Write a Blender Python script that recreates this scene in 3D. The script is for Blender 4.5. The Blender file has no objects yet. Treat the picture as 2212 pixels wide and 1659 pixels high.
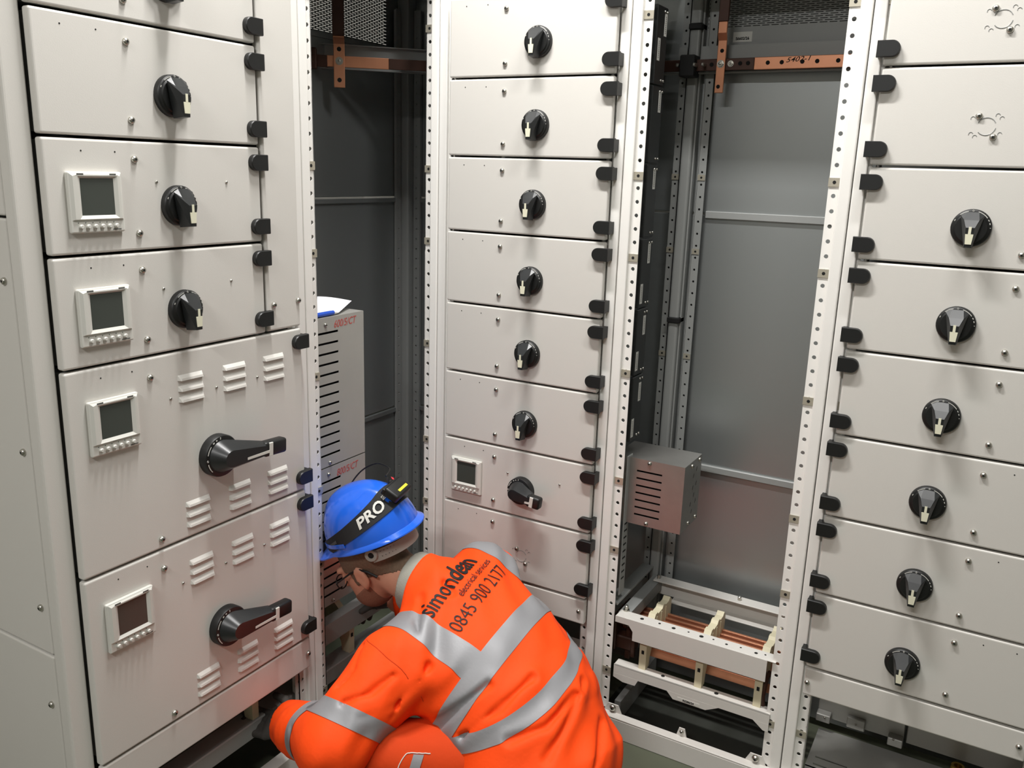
import bpy, bmesh, math, random
import numpy as np
from mathutils import Matrix, Vector
from mathutils.bvhtree import BVHTree

random.seed(5)
PI = math.pi
scene = bpy.context.scene
col = scene.collection

# ------------------------------------------------------------------ camera
cam_d = bpy.data.cameras.new('camera')
cam = bpy.data.objects.new('camera', cam_d)
col.objects.link(cam)
R_CAM = ((0.8649104656, 0.5009738371, 0.0309047079),      # camera right
         (0.1473344516, -0.1945426549, -0.9697658041),    # camera down
         (-0.4798150121, 0.8433139214, -0.2420726838))    # camera forward
r, d, v = [Vector(a) for a in R_CAM]
m = Matrix.Identity(4)
for i in range(3):
    m[i][0] = r[i]; m[i][1] = -d[i]; m[i][2] = -v[i]
m.translation = Vector((0, 0, 1.709))
cam.matrix_world = m
cam_d.sensor_fit = 'HORIZONTAL'
cam_d.sensor_width = 36.0
cam_d.lens = 1852.65 / 2212 * 36.0
cam_d.clip_start = 0.05
scene.camera = cam

# ------------------------------------------------------------------ light
w = bpy.data.worlds.new('world'); scene.world = w
w.use_nodes = True
w.node_tree.nodes['Background'].inputs[0].default_value = (0.9, 0.95, 1.0, 1)
w.node_tree.nodes['Background'].inputs[1].default_value = 0.02
def area(name, loc, sx, sy, power, colr):
    l = bpy.data.lights.new(name, 'AREA'); l.shape = 'RECTANGLE'
    l.size = sx; l.size_y = sy; l.energy = power; l.color = colr
    o = bpy.data.objects.new(name, l); col.objects.link(o); o.location = loc
    return o
# fluorescent battens hung from the plant room ceiling, tubes along Y; last two lamps are added fill
WARM = (1.0, 0.985, 0.965)
area('batten_light', (-1.15, 1.42, 3.50), 0.75, 0.12, 40, WARM)
area('batten_light', (0.05, 1.42, 3.50), 0.75, 0.12, 15, WARM)
area('batten_light', (-0.60, -1.50, 3.45), 1.30, 0.12, 41, WARM)  # fill lamp added behind the camera to brighten the fronts
area('batten_light', (-2.18, 2.3, 3.45), 0.10, 1.0, 2.5, WARM)  # lamp added behind the cabinets so the vent slots look bright

vs = scene.view_settings
vs.view_transform = 'Standard'
try: vs.look = 'None'
except Exception: pass
vs.exposure = 0.9; vs.gamma = 1.0; vs.use_curve_mapping = False

# ------------------------------------------------------------------ materials
def sm(c):  # sRGB 0-255 -> linear
    return tuple(((x / 255) / 12.92 if x / 255 <= 0.04045 else ((x / 255 + 0.055) / 1.055) ** 2.4) for x in c)
def mat(name, rgb, rough=0.5, metal=0.0, spec=0.5, bump=0.0, bscale=200.0, var=0.0, vscale=6.0, coat=0.0, stretch=None):
    mt = bpy.data.materials.new(name); mt.use_nodes = True
    nt = mt.node_tree; p = nt.nodes['Principled BSDF']
    c = sm(rgb)
    p.inputs['Base Color'].default_value = (*c, 1)
    p.inputs['Roughness'].default_value = rough
    p.inputs['Metallic'].default_value = metal
    p.inputs['Specular IOR Level'].default_value = spec
    if coat: p.inputs['Coat Weight'].default_value = coat
    tc = nt.nodes.new('ShaderNodeTexCoord')
    src = tc.outputs['Object']
    if stretch:
        mp = nt.nodes.new('ShaderNodeMapping'); mp.inputs['Scale'].default_value = stretch
        nt.links.new(src, mp.inputs['Vector']); src = mp.outputs['Vector']
    if var:
        n = nt.nodes.new('ShaderNodeTexNoise'); n.inputs['Scale'].default_value = vscale
        n.inputs['Detail'].default_value = 4
        nt.links.new(src, n.inputs['Vector'])
        mx = nt.nodes.new('ShaderNodeMix'); mx.data_type = 'RGBA'
        mx.inputs['A'].default_value = (*[x * (1 - var) for x in c], 1)
        mx.inputs['B'].default_value = (*[min(1, x * (1 + var)) for x in c], 1)
        nt.links.new(n.outputs['Fac'], mx.inputs['Factor'])
        nt.links.new(mx.outputs['Result'], p.inputs['Base Color'])
    if bump:
        n = nt.nodes.new('ShaderNodeTexNoise'); n.inputs['Scale'].default_value = bscale
        n.inputs['Detail'].default_value = 3
        nt.links.new(src, n.inputs['Vector'])
        b = nt.nodes.new('ShaderNodeBump'); b.inputs['Strength'].default_value = bump
        b.inputs['Distance'].default_value = 0.002
        nt.links.new(n.outputs['Fac'], b.inputs['Height'])
        nt.links.new(b.outputs['Normal'], p.inputs['Normal'])
    return mt
M = dict(
    post=mat('white_grey_powder_coat', (236, 234, 229), 0.42, bump=0.06, bscale=450),
    paint=mat('light_grey_powder_coat', (212, 209, 203), 0.42, bump=0.06, bscale=450),
    inner=mat('grey_interior_coat', (150, 152, 150), 0.42, bump=0.05, bscale=450),
    rear=mat('grey_rear_sheet', (166, 170, 170), 0.38, metal=0.75, bump=0.04, bscale=400),
    black=mat('black_plastic', (18, 19, 19), 0.45, bump=0.05, bscale=700),
    grip=mat('dark_grey_plastic', (31, 33, 34), 0.36),
    rubber=mat('matt_black', (20, 20, 20), 0.7),
    ivory=mat('ivory_print', (226, 224, 200), 0.5),
    white=mat('white_plastic', (210, 209, 202), 0.35),
    lcd=mat('grey_green_display', (66, 71, 66), 0.22),
    print_=mat('grey_print', (96, 96, 93), 0.6),
    zinc=mat('zinc_plated_steel', (190, 188, 180), 0.32, metal=1.0),
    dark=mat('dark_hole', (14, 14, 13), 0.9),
    steel=mat('galvanised_sheet', (168, 166, 162), 0.42, metal=0.85, var=0.08, vscale=30),
    sheet=mat('zinc_grey_sheet', (172, 171, 166), 0.42, metal=0.35, var=0.05, vscale=14),
    copper=mat('bright_copper', (222, 156, 122), 0.36, metal=0.75, var=0.12, vscale=18),
    tarnish=mat('brown_heatshrink_copper', (70, 44, 34), 0.4, metal=0.3, var=0.2, vscale=25),
    cream=mat('cream_moulded_insulator', (214, 206, 176), 0.5),
    board=mat('black_insulating_board', (34, 36, 36), 0.4),
    label=mat('white_label', (214, 213, 206), 0.5),
    cage=mat('nickel_cage_nut', (186, 180, 164), 0.4, metal=0.5),
    paper=mat('white_paper', (240, 240, 244), 0.7),
    pen=mat('blue_pen', (30, 80, 190), 0.3),
    marker=mat('red_marker', (176, 72, 66), 0.7),
    ink=mat('black_ink', (18, 16, 16), 0.7),
    brass=mat('brass', (200, 170, 90), 0.3, metal=1.0),
    floor=mat('green_grey_floor_paint', (84, 88, 72), 0.5, var=0.25, vscale=5, bump=0.1, bscale=60),
    under=mat('dark_dusty_base_plate', (46, 48, 42), 0.7, var=0.3, vscale=12),  # darker than the floor paint, mottled at random
    wall=mat('white_wall_paint', (180, 178, 172), 0.8),
    ceil=mat('white_ceiling', (224, 222, 214), 0.85),
    orange=mat('orange_hi_vis_cloth', (252, 76, 8), 0.72, spec=0.3, bump=0.25, bscale=90),
    trouser=mat('orange_work_cloth', (206, 66, 22), 0.8, spec=0.2, bump=0.3, bscale=70, var=0.06, vscale=9),  # shade on the trousers put into the cloth colour, darker than the jacket
    reflect=mat('silver_reflective_tape', (144, 144, 147), 0.5, metal=0.15, bump=0.12, bscale=120),
    collar=mat('grey_ribbed_collar', (150, 148, 138), 0.85, bump=0.3, bscale=300),
    helmet=mat('blue_helmet_shell', (34, 100, 220), 0.22, spec=0.6, coat=0.4),
    skin=mat('skin', (206, 148, 122), 0.55, var=0.10, vscale=30),
    hair=mat('brown_hair', (112, 90, 72), 0.8, var=0.30, vscale=160, bump=0.6, bscale=350),
    beard=mat('short_beard', (140, 96, 76), 0.8, var=0.25, vscale=260),
    strap=mat('black_elastic', (26, 26, 27), 0.75, bump=0.2, bscale=500),
    harness=mat('grey_harness_plastic', (158, 156, 148), 0.45),
    glove=mat('dark_grey_glove', (60, 56, 52), 0.8, bump=0.2, bscale=300),
    boot=mat('black_boot', (30, 28, 26), 0.55),
    yellow=mat('yellow_sticker', (222, 212, 60), 0.5),
    red=mat('red_sticker', (226, 58, 70), 0.5),
    glass=mat('spectacle_lens', (120, 124, 128), 0.08),
)

# ------------------------------------------------------------------ mesh helpers
class MB:
    def __init__(s): s.v = []; s.f = []; s.mi = []
    def add(s, vs_, fs, k=0):
        n = len(s.v); s.v += [tuple(a) for a in vs_]
        for f in fs: s.f.append(tuple(i + n for i in f)); s.mi.append(k)
        return s
    def box(s, x0, x1, y0, y1, z0, z1, k=0):
        vs_ = [(x0, y0, z0), (x1, y0, z0), (x1, y1, z0), (x0, y1, z0), (x0, y0, z1), (x1, y0, z1), (x1, y1, z1), (x0, y1, z1)]
        fs = [(0, 3, 2, 1), (4, 5, 6, 7), (0, 1, 5, 4), (1, 2, 6, 5), (2, 3, 7, 6), (3, 0, 4, 7)]
        return s.add(vs_, fs, k)
    def rbox(s, x0, x1, y0, y1, z0, z1, rad, seg=2, k=0):
        bm = bmesh.new(); bmesh.ops.create_cube(bm, size=1)
        for q in bm.verts:
            q.co = ((x0 + x1) / 2 + q.co.x * (x1 - x0), (y0 + y1) / 2 + q.co.y * (y1 - y0), (z0 + z1) / 2 + q.co.z * (z1 - z0))
        bmesh.ops.bevel(bm, geom=bm.edges[:], offset=rad, segments=seg, profile=0.5, affect='EDGES')
        s.bm(bm, k); bm.free(); return s
    def bm(s, bm, k=0):
        bm.verts.index_update()
        return s.add([q.co[:] for q in bm.verts], [tuple(a.index for a in f.verts) for f in bm.faces], k)
    def prism(s, pts, z0, z1, k=0, top=None):
        n = len(pts); tp = top or pts
        vs_ = [(x, y, z0) for x, y in pts] + [(x, y, z1) for x, y in tp]
        fs = [tuple(range(n - 1, -1, -1)), tuple(range(n, 2 * n))] + [(i, (i + 1) % n, n + (i + 1) % n, n + i) for i in range(n)]
        return s.add(vs_, fs, k)
    def lathe(s, prof, seg=24, k=0, cx=0, cy=0):   # prof (r, z) upwards, around local z
        vs_ = []; fs = []
        for rr, z in prof:
            for i in range(seg):
                a = 2 * PI * i / seg; vs_.append((cx + rr * math.cos(a), cy + rr * math.sin(a), z))
        for j in range(len(prof) - 1):
            for i in range(seg):
                a, b = j * seg + i, j * seg + (i + 1) % seg
                fs.append((a, b, b + seg, a + seg))
        fs.append(tuple(range(seg - 1, -1, -1))); fs.append(tuple(range((len(prof) - 1) * seg, len(prof) * seg)))
        return s.add(vs_, fs, k)
    def hull(s, pts, k=0):
        bm = bmesh.new()
        for p in pts: bm.verts.new(p)
        res = bmesh.ops.convex_hull(bm, input=bm.verts[:])
        bmesh.ops.delete(bm, geom=[g for g in res['geom_interior'] if isinstance(g, bmesh.types.BMVert)], context='VERTS')
        s.bm(bm, k); bm.free(); return s
    def tube(s, path, rad, seg=8, k=0):
        P = [Vector(p) for p in path]; rings = []; n = len(P)
        rads = rad if isinstance(rad, (list, tuple)) else [rad] * n
        up = Vector((0.21, 0.35, 0.91))
        for i in range(n):
            t = (P[min(i + 1, n - 1)] - P[max(i - 1, 0)]).normalized()
            a = t.cross(up); a = a.normalized() if a.length > 1e-4 else t.orthogonal().normalized()
            b = t.cross(a)
            rings.append([tuple(P[i] + (a * math.cos(2 * PI * j / seg) + b * math.sin(2 * PI * j / seg)) * rads[i]) for j in range(seg)])
        vs_ = [q for g in rings for q in g]; fs = []
        for i in range(n - 1):
            for j in range(seg):
                a, b = i * seg + j, i * seg + (j + 1) % seg
                fs.append((a, b, b + seg, a + seg))
        fs.append(tuple(range(seg - 1, -1, -1))); fs.append(tuple(range((n - 1) * seg, n * seg)))
        return s.add(vs_, fs, k)
    def ribbon(s, A, B_, nrm, th, k=0):      # strip between two polylines with a thickness
        n = len(A); vs_ = []
        for i in range(n):
            N = Vector(nrm[i] if isinstance(nrm, list) else nrm) * th
            a, b = Vector(A[i]), Vector(B_[i]); vs_ += [a, b, b + N, a + N]
        fs = []
        for i in range(n - 1):
            o = 4 * i
            for j in range(4): fs.append((o + j, o + (j + 1) % 4, o + 4 + (j + 1) % 4, o + 4 + j))
        fs += [(3, 2, 1, 0), (4 * n - 4, 4 * n - 3, 4 * n - 2, 4 * n - 1)]
        return s.add(vs_, fs, k)
    def perf(s, o, U, V, N, width, pitch, n, hr, hu, th=0.003, k=0, v0=0.0):
        # perforated strip: from o, U across, V along, N outwards; one round hole per pitch
        o, U, V, N = Vector(o), Vector(U), Vector(V), Vector(N)
        SG = 10
        for i in range(n):
            b = v0 + i * pitch
            cv = b + pitch / 2
            vs_ = [o + V * b, o + U * width + V * b, o + U * width + V * (b + pitch), o + V * (b + pitch)]
            for rr in (0, 1):
                for j in range(SG):
                    a = 2 * PI * (j + 0.5) / SG
                    vs_.append(o + U * (hu + hr * math.cos(a)) + V * (cv + hr * math.sin(a)) - N * (th * rr))
            fs = []
            # corners: 0 (-,-), 1 (+,-), 2 (+,+), 3 (-,+); hole verts 4..4+SG by angle
            def corner(j):
                a = 2 * PI * (j + 0.5) / SG
                c, q = math.cos(a), math.sin(a)
                return (2 if q > 0 else 1) if c > 0 else (3 if q > 0 else 0)
            for j in range(SG):
                j2 = (j + 1) % SG; c1, c2 = corner(j), corner(j2)
                fs.append((4 + j, c1, 4 + j2) if c1 == c2 else (4 + j, c1, c2, 4 + j2))
                fs.append((4 + j, 4 + j2, 4 + SG + j2, 4 + SG + j))
            s.add(vs_, fs, k)
        # rear side of the strip
        a = o + V * v0 - N * th; L_ = n * pitch
        s.add([a, a + V * L_, o + V * v0, o + V * (v0 + L_)], [(0, 1, 3, 2)], k)
        a2 = a + U * width
        s.add([a2, a2 + V * L_, a2 + N * th, a2 + V * L_ + N * th], [(0, 2, 3, 1)], k)
        return s
    def mesh(s, name, mats, smooth=None):
        me = bpy.data.meshes.new(name)
        me.from_pydata(s.v, [], s.f)
        for mm in (mats if isinstance(mats, (list, tuple)) else [mats]): me.materials.append(mm)
        if any(s.mi): me.polygons.foreach_set('material_index', s.mi)
        if smooth:
            me.polygons.foreach_set('use_smooth', [True] * len(s.f))
            me.set_sharp_from_angle(angle=math.radians(smooth))
        me.update(); return me
def obj(name, me, parent=None, mats=None, smooth=None, M_=None):
    if isinstance(me, MB): me = me.mesh(name, mats, smooth)
    o = bpy.data.objects.new(name, me); col.objects.link(o)
    if parent is not None: o.parent = parent
    if M_ is not None: o.matrix_local = M_
    return o
def tag(o, label=None, cat=None, group=None, kind=None):
    if label: o['label'] = label
    if cat: o['category'] = cat
    if group: o['group'] = group
    if kind: o['kind'] = kind
    return o
def empty(name, M_, label=None, cat=None, group=None):
    o = bpy.data.objects.new(name, None); col.objects.link(o)
    o.empty_display_size = 0.05; o.matrix_world = M_
    return tag(o, label, cat, group)
def T(x, y, z): return Matrix.Translation((x, y, z))
AX, DY = -1.525, 2.2
# local frame (u along the face, v up, w out of the face)
def FL(u, v): return Matrix(((0, 0, 1, AX), (1, 0, 0, u), (0, 1, 0, v), (0, 0, 0, 1)))
def FC(u, v): return Matrix(((1, 0, 0, u), (0, 0, -1, DY), (0, 1, 0, v), (0, 0, 0, 1)))
def text_mb(body, size, M_, depth=0.0004, k=0, align='LEFT', shear=0.0, bold=0.0, spacing=1.0):
    cu = bpy.data.curves.new('t', 'FONT'); cu.body = body; cu.size = size; cu.extrude = depth / 2
    cu.align_x = align; cu.shear = shear; cu.offset = bold; cu.space_character = spacing; cu.resolution_u = 3
    o = bpy.data.objects.new('t', cu); col.objects.link(o)
    bpy.context.view_layer.update()
    me = bpy.data.meshes.new_from_object(o.evaluated_get(bpy.context.evaluated_depsgraph_get()))
    out = MB().add([tuple(M_ @ q.co) for q in me.vertices], [tuple(p.vertices) for p in me.polygons], k)
    bpy.data.objects.remove(o); bpy.data.curves.remove(cu); bpy.data.meshes.remove(me)
    return out

# ------------------------------------------------------------------ room shell
tag(obj('floor', MB().box(-2.4, 3.4, -4, 2.9, -0.1, 0), mats=M['floor']), kind='structure')
tag(obj('ceiling', MB().box(-2.4, 3.4, -4, 2.9, 3.6, 3.7), mats=M['ceil']), kind='structure')
tag(obj('wall_left', MB().box(-2.5, -2.4, -4, 2.9, -0.1, 3.7), mats=M['wall']), kind='structure')
tag(obj('wall_right', MB().box(3.4, 3.5, -4, 2.9, -0.1, 3.7), mats=M['wall']), kind='structure')
tag(obj('wall_back', MB().box(-2.5, 3.5, 2.9, 3.0, -0.1, 3.7), mats=M['wall']), kind='structure')
tag(obj('wall_front', MB().box(-2.5, 3.5, -4.1, -4, -0.1, 3.7), mats=M['wall']), kind='structure')

# ------------------------------------------------------------------ shared hardware meshes
def circ(rr, n, a0=0.0, a1=2 * PI, cx=0, cy=0):
    return [(cx + rr * math.cos(a0 + (a1 - a0) * i / n), cy + rr * math.sin(a0 + (a1 - a0) * i / n)) for i in range(n)]
def screw_mesh(rad=0.0072):
    b = MB().lathe([(rad, 0), (rad, rad * .35), (rad * .8, rad * .75), (rad * .45, rad * .95)], 14, 0)
    b.prism(circ(rad * .38, 6), rad * .95, rad * .97, 1)
    return b.mesh('screw', [M['zinc'], M['dark']], 50)
SCREW = screw_mesh(); SMALL = screw_mesh(0.0032)
PILOT = MB().prism(circ(0.0016, 8), 0, 0.0004).mesh('pilot_hole', M['dark'])
def hinge_mesh():
    pr = [(0.0155, 0.018)] + [(-0.016 + 0.018 * math.cos(a), 0.018 * math.sin(a)) for a in [PI / 2 + PI * i / 14 for i in range(15)]] + [(0.0155, -0.018)]
    inn = [(x * .93 + (-.001 if x < 0 else .0005), y * .92) for x, y in pr]
    b = MB().prism(pr, 0.0, 0.0105)
    b.prism(pr, 0.0105, 0.013, 0, top=inn)
    b.box(0.005, 0.0155, -0.016, 0.016, -0.022, 0.006)
    return b.mesh('hinge', M['black'], 30)
HINGE = hinge_mesh()
def knob_meshes():
    b = MB().lathe([(0.0415, 0), (0.0415, 0.010), (0.040, 0.013), (0.0375, 0.0145)], 40, 0)
    pts = [(0.0355 * math.cos(a), 0.0355 * math.sin(a), 0.0145) for a in [2 * PI * i / 28 for i in range(28)]]
    # faceted grip: a ridge that widens to the upper rim and runs past the lower rim as a nose
    top = [(-0.0088, 0.002, 0.047), (0.0088, 0.002, 0.047), (-0.0074, -0.041, 0.046), (0.0074, -0.041, 0.046)]
    up = [(-0.024, 0.0285, 0.020), (0.024, 0.0285, 0.020), (-0.012, 0.035, 0.019), (0.012, 0.035, 0.019), (-0.015, 0.018, 0.034), (0.015, 0.018, 0.034)]
    nose = [(-0.0085, -0.044, 0.0145), (0.0085, -0.044, 0.0145)]
    g = MB().hull(top + up + nose + [(x * .42, y * .50 + .004, 0.0145) for x, y, _ in pts], 0)
    disc = MB().prism([(x * .98, y * .98) for x, y, _ in pts], 0.0145, 0.017, 0, top=[(x * .9, y * .9) for x, y, _ in pts])
    b.add(disc.v, disc.f, 0)
    p = MB()
    def arc(r0, r1, a0, a1, z):
        n = 10; A = circ(r0, n + 1, math.radians(a0), math.radians(a0) + (math.radians(a1 - a0)) * (n + 1) / n)
        B_ = circ(r1, n + 1, math.radians(a0), math.radians(a0) + (math.radians(a1 - a0)) * (n + 1) / n)
        p.ribbon([(x, y, z) for x, y in A], [(x, y, z) for x, y in B_], (0, 0, 1), 0.0004)
    arc(0.0368, 0.0384, 38, 74, 0.0146); arc(0.0368, 0.0384, 104, 132, 0.0146)
    arc(0.0368, 0.0384, 14, 20, 0.0146); arc(0.0368, 0.0384, 26, 32, 0.0146); arc(0.0368, 0.0384, 152, 158, 0.0146)
    ring = circ(0.0016, 10)
    p.tube([(x, y + 0.0378, 0.0148) for x, y in ring + ring[:1]], 0.0005, 4)
    p.box(0.0368, 0.0390, 0.0015, 0.0024, 0.0146, 0.0150)
    q = MB().prism([(-0.0028, -0.012), (0.0028, -0.012), (0.0028, 0.004), (-0.0028, 0.004)], 0.0467, 0.0478)
    q.prism([(-0.0062, -0.034), (0.0062, -0.034), (0.0082, -0.012), (-0.0082, -0.012)], 0.0462, 0.0477)
    return (b.mesh('dial', M['black'], 35), g.mesh('grip', M['grip']), p.mesh('dial_marking', M['white']), q.mesh('pointer', M['ivory']))
DIAL, GRIP, MARKING, POINTER = knob_meshes()
def lever_meshes(Ln, hub):
    b = MB().lathe([(hub, 0), (hub, 0.018), (hub * .96, 0.022), (hub * .80, 0.0235)], 40, 0)
    hc = [(hub * .78 * math.cos(a), hub * .78 * math.sin(a), 0.0235) for a in [2 * PI * i / 24 for i in range(24)]]
    ht = [(hub * .45 * math.cos(a), hub * .40 * math.sin(a), 0.058) for a in [2 * PI * i / 16 for i in range(16)]]
    e = Ln * .64
    g = MB().hull(hc + ht + [(e, -0.017, 0.034), (e, 0.017, 0.034), (e, -0.012, 0.062), (e, 0.010, 0.062), (e, -0.017, 0.05), (e, 0.017, 0.05)], 0)
    g.rbox(e - 0.012, Ln, -0.0185, 0.0185, 0.034, 0.062, 0.007, 3, 1)
    mk = MB().rbox(e + 0.000, e + 0.012, -0.0165, 0.0165, 0.058, 0.0632, 0.001, 1)
    x0 = hub * .80
    mk.hull([(x0, -0.0055, 0.0602), (x0, -0.0115, 0.0602), (e + 0.002, -0.001, 0.0632), (e + 0.002, -0.0075, 0.0632), (x0, -0.0055, 0.0570), (x0, -0.0115, 0.0570), (e + 0.002, -0.001, 0.060), (e + 0.002, -0.0075, 0.060)])
    p = MB()
    def arc(r0, r1, a0, a1, z):
        n = 10; A = circ(r0, n + 1, math.radians(a0), math.radians(a0) + (math.radians(a1 - a0)) * (n + 1) / n)
        B_ = circ(r1, n + 1, math.radians(a0), math.radians(a0) + (math.radians(a1 - a0)) * (n + 1) / n)
        p.ribbon([(x, y, z) for x, y in A], [(x, y, z) for x, y in B_], (0, 0, 1), 0.0004)
    z = 0.0232
    arc(hub * .86, hub * .90, 140, 168, z); arc(hub * .85, hub * .91, 124, 130, z); arc(hub * .85, hub * .91, 112, 117, z); arc(hub * .86, hub * .90, 196, 226, z)
    ring = [(-hub * .88 + 0.002 * math.cos(t * PI / 5), -0.004 + 0.0022 * math.sin(t * PI / 5), z + .0003) for t in range(11)]
    p.tube(ring, 0.0005, 4); p.box(-0.008, -0.0065, hub * .82, hub * .92, z - .0005, z + 0.0006)
    return (b.mesh('dial', M['black'], 35), g.mesh('lever', [M['grip'], M['black']], 30), p.mesh('dial_marking', M['white']), mk.mesh('pointer', M['white']))
LONG = lever_meshes(0.166, 0.050); SHORT = lever_meshes(0.092, 0.043)
def meter_meshes():
    W = 0.1135
    b = MB().rbox(0, W, 0, W, 0, 0.010, 0.003, 2)
    X0, X1, Y0, Y1 = 0.024, 0.0935, 0.033, 0.1015
    def ring(o, i, zo, zi):
        A = [(o[0], o[2], zo), (o[1], o[2], zo), (o[1], o[3], zo), (o[0], o[3], zo)]
        B_ = [(i[0], i[2], zi), (i[1], i[2], zi), (i[1], i[3], zi), (i[0], i[3], zi)]
        b.add(A + B_, [(0, 1, 5, 4), (1, 2, 6, 5), (2, 3, 7, 6), (3, 0, 4, 7)])
    ring((0.003, W - 0.003, 0.024, W - 0.003), (0.008, W - 0.008, 0.026, W - 0.008), 0.010, 0.0140)
    ring((0.008, W - 0.008, 0.026, W - 0.008), (X0 - 0.007, X1 + 0.007, Y0 - 0.0065, Y1 + 0.0065), 0.0140, 0.0140)
    ring((X0 - 0.007, X1 + 0.007, Y0 - 0.0065, Y1 + 0.0065), (X0, X1, Y0, Y1), 0.0140, 0.0100)
    scr = MB().box(X0 - .001, X1 + .001, Y0 - .001, Y1 + .001, 0.0085, 0.0101)
    bt = MB().lathe([(0.0042, 0.0), (0.0042, 0.004), (0.003, 0.0055)], 12)
    pr = MB()
    for i in range(6):
        x = 0.019 + i * 0.0148
        pr.prism([(x - .006, .0185), (x - .0035, .0185), (x - .0045, .021)], 0.010, 0.0103)
    pr.box(0.016, 0.030, 0.1075, 0.1105, 0.0140, 0.0143); pr.box(0.084, 0.098, 0.1075, 0.1105, 0.0140, 0.0143)
    pr.box(0.046, 0.062, 0.0235, 0.0243, 0.010, 0.0103); pr.box(0.086, 0.104, 0.0045, 0.0065, 0.010, 0.0103)
    return (b.mesh('bezel', M['white']), scr.mesh('screen', M['lcd']), bt.mesh('button', M['white'], 40), pr.mesh('faded_print', M['print_']))
BEZEL, SCREEN, BUTTON, MPRINT = meter_meshes()
def louvre_mesh():
    W, H_ = 0.0675, 0.0125
    return MB().hull([(0, 0.001, 0), (W, 0.001, 0), (0.001, H_, 0), (W - 0.001, H_, 0), (0.006, 0.0, 0.0062), (W - 0.002, 0.0, 0.0062),
                      (0.009, 0.005, 0.0052), (W - 0.003, 0.005, 0.0052)]).mesh('louvre', M['paint'])
LOUVRE = louvre_mesh()
def knockout_mesh():
    b = MB()
    for k in (0, 1):
        a = [(0.0185 * math.cos(t), 0.0185 * math.sin(t), 0.0003) for t in [math.radians(25 + 195 * k + i * 130 / 14) for i in range(15)]]
        b.tube(a, 0.0009, 5)
    for sx, sy in ((-1, -1), (1, 1), (-1, 1), (1, -1)):
        for dx, dy in ((0, 0), (0.0085 * sx, -0.006 * sy)):
            cx, cy = sx * 0.0195 + dx, sy * 0.0225 + dy
            b.tube([(cx + 0.0042 * math.cos(t), cy + 0.0042 * math.sin(t), 0.0002) for t in [math.radians(20 + i * 15) for i in range(13)]], 0.0008, 4)
    return b.mesh('knockout', M['inner'], 60)
KNOCK = knockout_mesh()
CAGE = MB().box(-0.014, 0.014, -0.0105, 0.0105, 0, 0.0022).box(-0.014, -0.011, -0.0105, 0.0105, -0.012, 0.002).prism(circ(0.0042, 10), 0.0022, 0.0026, 1).mesh('cage_nut', [M['cage'], M['dark']])

# ------------------------------------------------------------------ compartment units (each withdrawable unit is a thing)
Z0, ZP = 0.4345, 0.2182
def unit(F, u0, v0, W, Hh, hinge_right, label, kind, group, meter=False, louvres=False):
    t = empty('compartment_unit', F(u0, v0), label, 'switchgear unit', group)
    g = 0.0028
    b = MB().rbox(0, W, g, Hh - g, -0.0195, 0, 0.0045, 3)
    obj('door', b, t, M['paint'])
    obj('enclosure', MB().box(0.012, W - 0.012, g + 0.004, Hh - g - 0.004, -0.27, -0.0215), t, M['inner'])
    sgn = 1 if hinge_right else -1
    def mx(u): return u if hinge_right else W - u
    hu = W if hinge_right else 0
    for hv in (0.0375, Hh - 0.0365):
        obj('hinge', HINGE, t, M_=T(hu, hv, 0) @ (Matrix.Identity(4) if hinge_right else Matrix.Rotation(PI, 4, 'Z')))
    for hv in (0.0365, Hh - 0.0375) if not louvres else (0.025, Hh - 0.045):
        obj('screw', SCREW, t, M_=T(mx(0.1885), hv, 0))
    for pu in (0.056, 0.127): obj('pilot_hole', PILOT, t, M_=T(mx(pu + (0.02 if meter or louvres else 0)), Hh - 0.0245, 0))
    if kind == 'knob':
        k = obj('rotary_handle', DIAL, t, M_=T(mx(0.2945 if F is FC else 0.2855), 0.0895, 0))
        obj('grip', GRIP, k); obj('dial_marking', MARKING, k); obj('pointer', POINTER, k)
    elif kind in ('long', 'short'):
        S = LONG if kind == 'long' else SHORT
        k = obj('rotary_handle', S[0], t, M_=T(0.350 if kind == 'long' else 0.292, 0.177 if kind == 'long' else 0.0935, 0) @ Matrix.Rotation(math.radians(-3 if kind == 'long' else -7), 4, 'Z'))
        obj('lever', S[1], k); obj('dial_marking', S[2], k); obj('pointer', S[3], k)
    elif kind == 'blank':
        obj('knockout', KNOCK, t, M_=T(mx(0.2965), 0.089, 0))
        for sx, sy in ((-0.0165, 0.0215), (0.016, -0.0225)): obj('screw', SCREW, t, M_=T(mx(0.2965) + sx, 0.089 + sy, 0))
    if meter:
        mt = obj('power_meter', BEZEL, t, M_=T(0.0315 if F is FC else 0.0375, 0.0425 if not louvres else 0.2565, 0))
        obj('screen', SCREEN, mt); obj('faded_print', MPRINT, mt)
        for i in range(6): obj('button', BUTTON, mt, M_=T(0.019 + i * 0.0148, 0.0125, 0.010))
        if not louvres:
            for pu in ((0.238, 0.420) if F is FC else (0.237, 0.419)): obj('screw', SMALL, t, M_=T(pu, 0.1375, 0))
    if louvres:
        for gu in (0.2565, 0.381, 0.505):
            for base in (0.321, 0.027):
                for i in range(3): obj('louvre', LOUVRE, t, M_=T(gu, base + i * 0.0243, 0))
        for pu in (0.236, 0.361, 0.485): obj('screw', SMALL, t, M_=T(pu, 0.335, 0))
    return t
names = ['topmost', 'second from top', 'third from top', 'fourth from top', 'fifth from top', 'sixth from top', 'seventh from top', 'eighth from top']
UL, WL = 0.953, 0.5195
unit(FL, UL, Z0 + 7 * ZP, WL, ZP, True, 'top unit of the left bank, its black rotary knob cut by the picture edge', 'knob', 'left bank compartment units')
unit(FL, UL, Z0 + 6 * ZP, WL, ZP, True, 'left bank grey unit with a black rotary knob and no meter', 'knob', 'left bank compartment units')
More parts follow.
